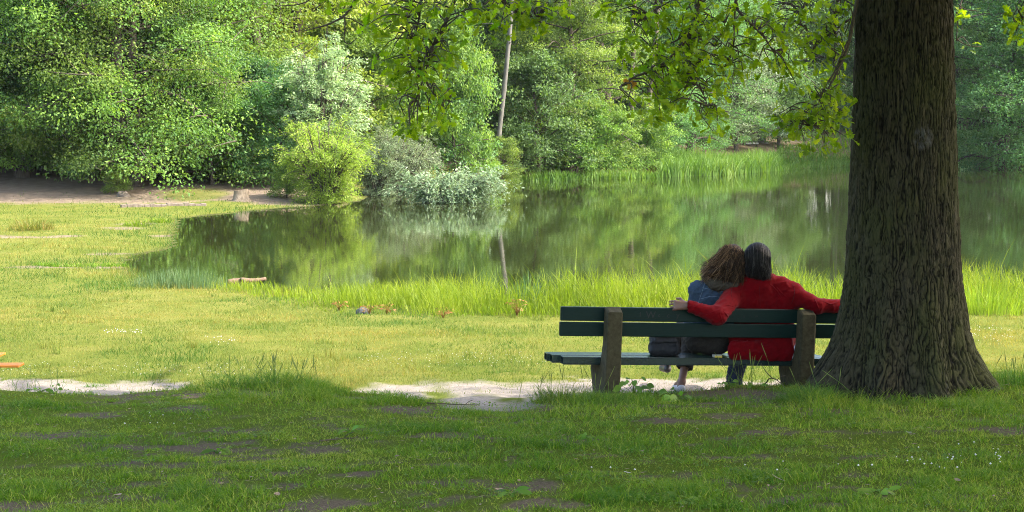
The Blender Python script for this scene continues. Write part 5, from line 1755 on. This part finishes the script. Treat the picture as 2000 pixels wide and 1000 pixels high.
# hair: a shaped mass with strands combed back over it
HF = Field(HM - .25, HM + .25, .007)
HF.ell(HM + np.array((-.004, -.012, .012)), (.116, .116, .13), .02)
HF.cap(HM + np.array((-.065, -.055, -.09)), HM + np.array((.06, -.05, -.10)), .056, .054, .03)
HF.cap(HM + np.array((-.05, -.062, -.125)), HM + np.array((.055, -.062, -.145)), .045, .042, .03)
HF.ell(HM + fwM * .12 - upM * .045, (.088, .095, .12), .01, sub=True)
hme = HF.mesh('person_hair', [M['hair_grey']], .008, 25)
at_ = hme.attributes.new('tint', 'FLOAT', 'POINT'); at_.data.foreach_set('value', np.full(len(hme.vertices), .25, np.float32))
hm = obj('hair', hme, man)
rh = np.random.default_rng(31)
st = Acc()
for i in range(800):
    a = rh.uniform(-1.25, 1.25)
    ph = np.linspace(rh.uniform(.6, 1.3), 3.1, 8)
    R3 = np.array((.12, .118, .134)) * rh.uniform(1.0, 1.035)
    pts = HM + np.array((0, -.012, .012)) + np.stack([np.sin(a) * np.ones(8), np.cos(a) * np.cos(ph), np.cos(a) * np.sin(ph)], 1) * R3
    pts[:, 0] += np.sin(a) * .0
    e = pts[-1]
    tail = rh.uniform(.09, .175) + (.03 if a > .3 else 0)
    fl_ = rh.normal() * .026
    ext = np.stack([e + np.array((fl_ * q * q + rh.normal() * .002 - math.sin(a) * .02 * q, -.004 * q - .015 * q * q * rh.random(), -tail * q)) for q in (.33, .66, 1.0)])
    st.tube(np.vstack([pts, ext]), np.r_[np.full(9, .0014), .0011, .0006], 3, float(np.clip(.4 + rh.normal() * .28 + .3 * (a > .3) * rh.random(), 0, 1)), cap=False)
o = obj('strands', st.mesh('person_strands', [M['hair_grey']], True), hm); o.matrix_parent_inverse = Matrix.Identity(4)

# ---- person in denim
wom = empty('person', P(1385, 668, 15.5), 'person with long wavy brown hair in a blue denim jacket leaning on the red coat', 'person')
HW = P(1429, 508, 15.48)
fwW = unit(np.array((-.05, 1, -.15))); upW = unit(np.array((.38, .1, 1)))
RW = np.stack([unit(np.cross(fwW, upW)), unit(fwW - upW * (fwW @ upW)), upW], 1)
lo, hi = np.array((1.0, 15.2, -.2)), np.array((2.35, 16.55, 1.42))
B = Field(lo, hi, .0075)
B.ell(HW, (.076, .092, .108), .02, RW)
face(B, HW, fwW, upW, .95)
nkW = P(1412, 552, 15.5)
B.cap(HW - upW * .06, nkW, .05, .055, .03)
pelW = P(1382, 664, 15.52)
B.cap(nkW, P(1400, 590, 15.49), .05, .06, .03); B.cap(P(1400, 590, 15.49), pelW, .06, .085, .03)
sL, eL, wL = P(1362, 566, 15.5), P(1349, 628, 15.6), P(1372, 632, 15.9)
sR, eR, wR = P(1446, 574, 15.52), P(1440, 630, 15.66), P(1412, 634, 15.92)
for a, b, r1, r2 in ((nkW, sL, .055, .05), (nkW, sR, .055, .05), (sL, eL, .045, .036), (eL, wL, .036, .026), (sR, eR, .045, .036), (eR, wR, .036, .026)):
    B.cap(a, b, r1, r2, .03)
hand(B, wL, np.array((.3, 1, -.25)), np.array((0, -.25, -1)), np.array((1, 0, 0)), .9, .7)
hand(B, wR, np.array((-.3, 1, -.25)), np.array((0, -.25, -1)), np.array((-1, 0, 0)), .9, .7)
h1, k1, a1 = P(1365, 664, 15.52), P(1350, 655, 15.98), P(1331, 746, 15.8)
h2, k2, a2 = P(1400, 666, 15.52), P(1335, 640, 16.02), P(1304, 708, 16.3)
for h_, k_, a_ in ((h1, k1, a1), (h2, k2, a2)):
    B.cap(h_, k_, .07, .05, .03); B.cap(k_, a_, .048, .033, .03)
    B.cap(a_, a_ + np.array((-.03, .12, -.045)), .032, .028, .02)
    B.cap(a_, a_ + np.array((-.01, -.02, -.04)), .033, .033, .02)
obj('body', B.mesh('person_body', [M['skin']]), wom)
eyes(wom, HW, fwW, upW, .95)
J = Field(lo, hi, .0095)
J.cap(P(1385, 580, 15.5), P(1428, 584, 15.5), .125, .12, .05)
J.cap(P(1376, 625, 15.51), P(1414, 628, 15.51), .125, .12, .08)
J.cap(sL, P(1398, 556, 15.49), .078, .07, .05); J.cap(sR, P(1418, 556, 15.49), .074, .07, .05)
J.cap(sL, eL, .07, .058, .03); J.cap(eL, wL, .056, .042, .03)
J.cap(sR, eR, .07, .058, .03); J.cap(eR, wR, .056, .042, .03)
J.cap(wL + (wL - eL) * .1, wL + (wL - eL) * .5, .05, .05, .004, sub=True); J.cap(wR + (wR - eR) * .1, wR + (wR - eR) * .5, .05, .05, .004, sub=True)
jk = obj('denim_jacket', J.mesh('person_jacket', [M['denim']], .013, 35), wom)
# lighter seams on the back, laid on the cloth
from mathutils.bvhtree import BVHTree
tree_ = BVHTree.FromPolygons([v.co.copy() for v in jk.data.vertices], [tuple(p.vertices) for p in jk.data.polygons])
cam_o = Vector((0, 0, CAM_Z))
M['denim_seam'] = simple('denim_seam', (.06, .09, .13), (.1, .14, .19), 60, .85)
for pts in ([(1379, 540), (1374, 562), (1366, 585), (1358, 612)], [(1368, 584), (1392, 579), (1425, 584)], [(1372, 562), (1400, 568), (1432, 572)]):
    hits = []
    for x_, y_ in curve(np.array([(q_[0], q_[1], 0) for q_ in pts], float), 22)[:, :2]:
        d_ = Vector(P(x_, y_, 15.0)) - cam_o
        h_ = tree_.ray_cast(cam_o, d_.normalized())
        if h_[0] is not None: hits.append(np.array(h_[0] - d_.normalized() * .001))
    if len(hits) > 4:
        sm_ = Acc(); sm_.tube(np.array(hits), .0035, 5)
        obj('seam', sm_.mesh('jacket_seam', [M['denim_seam']], True), jk).matrix_parent_inverse = Matrix.Identity(4)
T_ = Field(lo, hi, .0095)
T_.cap(h1, k1, .095, .075, .04); T_.cap(k1, a1 * .8 + k1 * .2, .074, .074, .03)
T_.cap(h2, k2, .095, .075, .04); T_.cap(k2, a2 * .85 + k2 * .15, .072, .066, .03)
T_.cap(h1, h2, .125, .125, .04)
c1 = a1 * .8 + k1 * .2
T_.cap(c1 + unit(a1 - k1) * .06, c1 + unit(a1 - k1) * .3, .12, .12, .004, sub=True)
obj('trousers', T_.mesh('person_trousers', [M['brown_cloth']], .01, 45), wom)
for a_, mt in ((a1, 'shoe_white'), (a2, 'shoe_dark')):
    S = Field(a_ - .14, a_ + np.array((.14, .32, .08)), .006)
    gz = a_[2] - .075
    S.cap(np.array((a_[0] - .005, a_[1] - .035, gz + .02)), np.array((a_[0] - .035, a_[1] + .16, gz)), .038, .034, .02)
    S.ell(np.array((a_[0], a_[1], a_[2] - .0)), (.031, .036, .05), .01, sub=True)
    obj('shoe', S.mesh('person_shoe', [M[mt]]), wom)
# fleece hood lying on the back
H_ = Field(np.array((1.45, 15.1, .8)), np.array((2.2, 15.75, 1.3)), .008)
H_.cap(P(1388, 546, 15.44), P(1438, 550, 15.42), .062, .062, .03)
H_.cap(P(1396, 556, 15.4), P(1432, 560, 15.39), .055, .05, .04)
obj('fleece_hood', H_.mesh('person_hood', [M['sherpa']], .012, 55), wom)
# long wavy hair
HF = Field(HW - .34, HW + .3, .008)
HF.ell(HW + np.array((-.006, -.012, .012)), (.1, .112, .132), .02, RW)
HF.cap(HW + np.array((-.03, -.055, -.02)), P(1390, 532, 15.40), .08, .05, .05)
HF.cap(HW + np.array((0, -.05, -.05)), P(1432, 545, 15.39), .075, .05, .05)
HF.cap(HW + np.array((-.06, 0, -.05)), P(1382, 536, 15.50), .06, .045, .05)
HF.ell(HW + fwW * .12 - upW * .04, (.078, .09, .11), .01, RW, sub=True)
hme = HF.mesh('person_hair', [M['hair_brown']], .006, 65)
at_ = hme.attributes.new('tint', 'FLOAT', 'POINT'); at_.data.foreach_set('value', np.full(len(hme.vertices), .3, np.float32))
hw = obj('hair', hme, wom)
st = Acc()
CW = HW + np.array((-.008, -.012, .008)); RE = np.array((.106, .118, .14))
for i in range(1400):
    a = rh.uniform(-1.5, 1.5)
    s0 = RW @ (np.array((math.sin(a) * .75, -abs(math.cos(a)) * .3 + rh.normal() * .4, .8 - .75 * rh.random() ** 2)))
    s0 = CW + unit(s0) * (.125 + .02 * rh.random() ** 3)
    fx = .5 + .5 * math.sin(a) if rh.random() < .6 else rh.random()
    e = P(1366 + 84 * fx, 552 + 16 * math.sin(fx * 3.1) - 20 * (1 - fx) ** 2 + rh.normal() * 10, 15.36 + rh.random() * .13 + .06 * (1 - fx) * rh.random())
    n_ = 12
    tq = np.linspace(0, 1, n_)[:, None]
    ln = s0 * (1 - tq) + e * tq + np.array((0, -.05, -.01)) * np.sin(tq * np.pi)
    ax_, fr, am, ph = rh.normal(size=3), rh.uniform(9, 17), rh.uniform(.006, .026), rh.random() * 6
    ln = ln + unit(ax_) * am * np.sin(tq * fr + ph) * np.minimum(1, tq * 2)
    loc = (ln - CW) @ RW
    qn = np.linalg.norm(loc / RE, axis=1)
    sc_ = np.where(qn < 1, 1 / np.maximum(qn, .3), 1)[:, None]
    ln = CW + (loc * sc_) @ RW.T
    st.tube(ln, np.r_[np.full(n_ - 2, .0017), .0013, .0006], 3, float(np.clip(.45 + rh.normal() * .28 + .2 * (fx < .35), 0, 1)), cap=False)
o = obj('strands', st.mesh('person_strands', [M['hair_brown']], True), hw); o.matrix_parent_inverse = Matrix.Identity(4)

# ---- bag on the seat
bgt = P(1296, 694, 15.32)
bag = empty('shoulder_bag', bgt, 'black cloth bag standing on the bench seat left of the denim jacket', 'bag')
F_ = Field(bgt - .3, bgt + .3, .008)
z0_ = BP(.45, .2, .30)[2]
for q in (-1, 1):
    F_.cap(np.array((bgt[0] - .085, bgt[1] + q * .05, z0_ + .05)), np.array((bgt[0] + .1, bgt[1] + q * .05, z0_ + .05)), .05, k=.02)
    F_.cap(np.array((bgt[0] - .07, bgt[1] + q * .03, z0_ + .15)), np.array((bgt[0] + .09, bgt[1] + q * .03, z0_ + .16)), .042, k=.09)
obj('bag_body', F_.mesh('bag_body', [M['bag_cloth']], .008, 75), bag)
F_ = Field(bgt - .3, bgt + .3, .007)
F_.cap(np.array((bgt[0] - .07, bgt[1] - .05, z0_ + .172)), np.array((bgt[0] + .09, bgt[1] - .05, z0_ + .18)), .03, k=.02)
F_.cap(np.array((bgt[0] - .08, bgt[1] - .083, z0_ + .13)), np.array((bgt[0] + .1, bgt[1] - .083, z0_ + .135)), .016, k=.04)
obj('flap', F_.mesh('bag_flap', [M['bag_cloth']], .006, 77), bag)
sp = Acc()
sp.tube(curve([bgt + np.array((.1, -.06, .17)), bgt + np.array((.115, -.115, .08)), bgt + np.array((.10, -.11, .02))], 10), .007, 6)
obj('strap', sp.mesh('bag_strap', [M['bag_cloth']], True), bag)

# ---- small packet at the rear edge of the seat
pk = BP(.0, .0, 0); uq = (1409 - 1190) / 385 * 1.77
pa = empty('tobacco_packet', BP(uq, .085, .302), 'small cream and yellow packet lying on the rear edge of the bench seat', 'packet')
a = Acc(); a.box(BP(uq, .088, .315), (BU, BV, BW), (.04, .022, .012), bev=.003)
obj('wrapper', a.mesh('packet_wrapper', [M['paper']]), pa)
a = Acc(); a.box(BP(uq + .004, .062, .312), (BU, BV, BW), (.034, .004, .009), bev=.002)
obj('band', a.mesh('packet_band', [M['pack_yellow']]), pa)

# ------------------------------------------------------------------ orange benches at the left edge


def beer_bench(xe, Y, ztop, mt, edge, label):
    e = empty('plank_bench', (xe - 1.1, Y, ztop - .46), label, 'bench', 'orange plank benches at the left edge')
    a = Acc(); a.box((xe - 1.1, Y, ztop - .014), np.eye(3), (1.1, .09, .010), bev=.003)
    obj('seat', a.mesh('plank_seat', [M[mt]]), e)
    for sx_ in (-1.9, -.3):
        a = Acc()
        for sy_ in (-1, 1):
            a.tube([(xe + sx_, Y + sy_ * .1, ztop - .03), (xe + sx_, Y + sy_ * .13, ztop - .47)], .014, 6)
        a.tube([(xe + sx_, Y - .115, ztop - .25), (xe + sx_, Y + .115, ztop - .25)], .011, 6)
        obj('leg', a.mesh('plank_leg', [M['steel']], True), e)


p1 = P(42, 710, 15.3); p2 = P(6, 690, 15.95)
beer_bench(p1[0], p1[1], p1[2], 'orange_paint', 0, 'orange plank bench poking in at the left edge, nearer of the two')
beer_bench(p2[0], p2[1], p2[2], 'yellow_paint', 0, 'yellow plank bench tip at the left edge, farther of the two')

# ------------------------------------------------------------------ stump, log, kerb, stone, litter
g = G(471, 396, -.42)
g[2] = hz(g[0], g[1])
su = empty('tree_stump', g, 'sawn pale tree stump on the bank at the left end of the lake', 'stump')
a = Acc(); n_ = 16; rs_ = np.random.default_rng(3)
ringr = [(-.1, .34), (.0, .29), (.1, .235), (.25, .215), (.37, .205)]
lb = 1 + .12 * np.cos(np.arange(n_) / n_ * 6.283 * 3 + .5) + rs_.normal(size=n_) * .05
V = [(g[0] + math.cos(k / n_ * 6.283) * r * lb[k], g[1] + math.sin(k / n_ * 6.283) * r * lb[k], g[2] + z_ + (.03 * math.cos(k / n_ * 6.283) if z_ > .3 else 0)) for z_, r in ringr for k in range(n_)]
Q = [(i * n_ + k, i * n_ + (k + 1) % n_, (i + 1) * n_ + (k + 1) % n_, (i + 1) * n_ + k) for i in range(len(ringr) - 1) for k in range(n_)]
a.add(V, Q)
obj('bole', a.mesh('stump_bole', [M['stump_wood']], True), su)
a = Acc()
top_ = np.array(V[-n_:]); V2 = np.vstack([top_ + np.array((0, 0, .001)), top_.mean(0)[None] + np.array((0, 0, .012))])
a.add(V2, None, [(k, (k + 1) % n_, n_) for k in range(n_)])
obj('cut_face', a.mesh('stump_cut', [M['drift']]), su)

l0, l1 = P(444, 560, 29.9), P(519, 553, 30.3)
l0[2] = WATER_Z + .07; l1[2] = WATER_Z + .10
lg = empty('driftwood_log', (l0 + l1) / 2, 'pale driftwood log lying at the water edge beside the rushes', 'log')
a = Acc()
lp = curve([l0, l0 * .66 + l1 * .34 + np.array((0, 0, .015)), l0 * .3 + l1 * .7 - np.array((0, 0, .01)), l1], 14)
a.tube(lp, (.055 - .025 * np.linspace(0, 1, 14)) * (1 + rs_.normal(size=14) * .08), 9)
obj('bole', fix_normals(a.mesh('log_bole', [M['drift']], True)), lg)
a = Acc(); q = lp[5]
a.tube([q + np.array((0, -.03, .0)), q + np.array((-.01, -.085, .03)), q + np.array((-.015, -.1, .035))], [.032, .026, .018], 8)
obj('branch_stub', a.mesh('log_stub', [M['bark']], True), lg)

kw = empty('stone_kerb', G(320, 406, -.44), 'low weathered stone kerb holding the dirt path above the meadow', 'kerb')
x0, x1 = G(236, 406, -.44), G(402, 403, -.44)
nst = 15
for k in range(nst):
    f0, f1 = (k + .012) / nst, (k + .988) / nst
    c_ = x0 + (x1 - x0) * (f0 + f1) / 2
    c_[2] = hz(c_[0], c_[1]) - .05 + random.uniform(-.015, .015)
    dv = unit(x1 - x0)
    nv = np.array((-dv[1], dv[0], 0))
    a = Acc(); a.box(c_, (dv, nv, (0, 0, 1)), (np.linalg.norm(x1 - x0) * (f1 - f0) / 2, .12, .14 + random.uniform(-.015, .015)), bev=.01)
    o = obj('stone', a.mesh('kerb_stone', [M['stone']]), kw)

def rock(px, Y, r, label, dz=.02, mt='dark_stone'):
    x, y = at(px, Y); z = hz(x, y) + dz
    F_ = Field(np.array((x, y, z)) - r * 1.6, np.array((x, y, z)) + r * 1.6, r / 9)
    F_.ell((x, y, z), (r, r * .8, r * .7), r * .3); F_.ell((x + r * .5, y, z - r * .2), (r * .6, r * .7, r * .5), r * .3)
    tag(obj('rock', F_.mesh('rock', [M[mt]], r * .25, int(px))), label, 'rock')


rock(706, 24.4, .1, 'dark grey stone in the grass at the foot of the reeds')
rock(240, 60.5, .22, 'rounded stone at the left end of the stone kerb', mt='stone')


def litter(px, py, z0, L, W, mt, name, label, cat, curl=.25, rz=None):
    g = G(px, py, z0); z = hz(g[0], g[1]) + .03
    rz = random.random() * 6.28 if rz is None else rz
    V, Q = [], []
    for k in range(6):
        f = k / 5 - .5
        w_ = W * math.sqrt(max(.05, 1 - (2 * f) ** 2 * .9))
        for q in (-1, 0, 1):
            V.append((f * L, q * w_ / 2, curl * (L * (f * f) + abs(q) * w_ * .3)))
    for k in range(5):
        b = 3 * k
        Q += [(b, b + 1, b + 4, b + 3), (b + 1, b + 2, b + 5, b + 4)]
    a = Acc(); a.add(V, Q)
    o = tag(obj(name, a.mesh(name, [M[mt]], True)), label, cat)
    o.location = (g[0], g[1], z); o.rotation_euler = (random.uniform(-.5, .5), random.uniform(-.3, .3), rz)
    return o


litter(1225, 940, .28, .045, .018, 'paper', 'paper_scrap', 'crumpled white scrap of paper in the lawn below the bench', 'litter', rz=.1)
litter(540, 983, .33, .05, .03, 'dead_leaf', 'fallen_leaf', 'pale curled fallen leaf near the bottom edge, upright in the grass', 'leaf', .8, 1.2)
litter(485, 885, .2, .05, .03, 'dead_leaf', 'fallen_leaf', 'brown fallen leaf on the bare earth patch left of the middle', 'leaf')
litter(230, 980, .33, .05, .03, 'dead_leaf', 'fallen_leaf', 'pale fallen leaf near the bottom edge at the left', 'leaf', .6)
litter(215, 803, .1, .06, .03, 'dead_leaf', 'fallen_leaf', 'tan fallen leaf just below the left sand patch', 'leaf', .5)
litter(1775, 863, .17, .045, .02, 'paper', 'fallen_leaf', 'pale leaf lying in the lawn below the oak', 'leaf', .3)
litter(1870, 952, .3, .05, .03, 'dead_leaf', 'fallen_leaf', 'pale leaf near the clover at the lower right', 'leaf', .5)
litter(975, 978, .33, .05, .03, 'dead_leaf', 'fallen_leaf', 'light fallen leaf at the bottom edge near the middle', 'leaf', .7)
litter(1520, 955, .28, .09, .008, 'dead_leaf', 'twig_scrap', 'thin dry stalk on the bare earth at the lower right', 'twig', .2, 2.4)
# twigs lying on the ground
for (pa_, pb_, lb) in [((620, 880), (700, 872), 'dark bent twig lying in the lawn left of the middle'), ((1490, 752), (1530, 770), 'black dead twig on the mound in front of the right bench post'), ((830, 798), (940, 792), 'thin root twig along the shaded sand edge')]:
    za = .15 if pa_[1] > 850 else 0.0
    a_, b_ = G(*pa_, za), G(*pb_, za)
    pts = []
    for f in np.linspace(0, 1, 7):
        q = a_ * (1 - f) + b_ * f + RNG.normal(size=3) * .012
        q[2] = hz(q[0], q[1]) + .015 + (.05 * math.sin(f * 3.1) if pa_[0] == 1490 else 0)
        pts.append(q)
    a = Acc(); a.tube(curve(pts, 16), np.linspace(.007, .003, 16), 5)
    if pa_[0] == 1490:
        a.tube(curve([pts[3], pts[3] + np.array((-.06, 0, .06)), pts[3] + np.array((-.1, 0, .13))], 5), np.linspace(.005, .002, 5), 4)
    a.tube(curve([pts[4], pts[4] + np.array((.03, -.02, .03)), pts[4] + np.array((.07, -.03, .045))], 5), np.linspace(.004, .002, 5), 4)
    tag(obj('twig', a.mesh('twig', [M['bark_branch']], True)), lb, 'twig')

# far white plank bench
x_, y_ = at(1468, 110)
fb = empty('far_bench', (x_, y_, hz(x_, y_)), 'tiny pale bench plank by the thick trunk across the lake', 'bench')
q = P(1468, 280, 110)
a = Acc(); a.box(q, np.eye(3), (.42, .15, .05), bev=.01); obj('seat', a.mesh('far_seat', [M['far_bench']]), fb)
for sx_ in (-.3, .3):
    a = Acc(); zg_ = hz(x_ + sx_, y_)
    a.box((q[0] + sx_, q[1], (q[2] - .05 + zg_ - .1) / 2), np.eye(3), (.05, .1, (q[2] - .05 - zg_ + .1) / 2)); obj('leg', a.mesh('far_leg', [M['concrete']]), fb)
print('tris', sum(len(m.loops) - 2 * len(m.polygons) for m in bpy.data.meshes))

# ------------------------------------------------------------------ haze over the lake
hb = Acc(); hb.box((0, 95, 19), np.eye(3), (340, 345, 23))
hm_ = bpy.data.materials.new('haze'); hm_.use_nodes = True
nt_ = hm_.node_tree; nt_.nodes.clear()
ho = nt_.nodes.new('ShaderNodeOutputMaterial'); hv = nt_.nodes.new('ShaderNodeVolumePrincipled')
hv.inputs['Color'].default_value = (.86, .92, 1, 1)
hv.inputs['Density'].default_value = .00008
hv.inputs['Anisotropy'].default_value = .2
nt_.links.new(hv.outputs[0], ho.inputs['Volume'])
tag(obj('haze', fix_normals(hb.mesh('haze', [hm_]))), 'thin pale haze hanging over the lake and the wood', 'haze', kind='stuff')
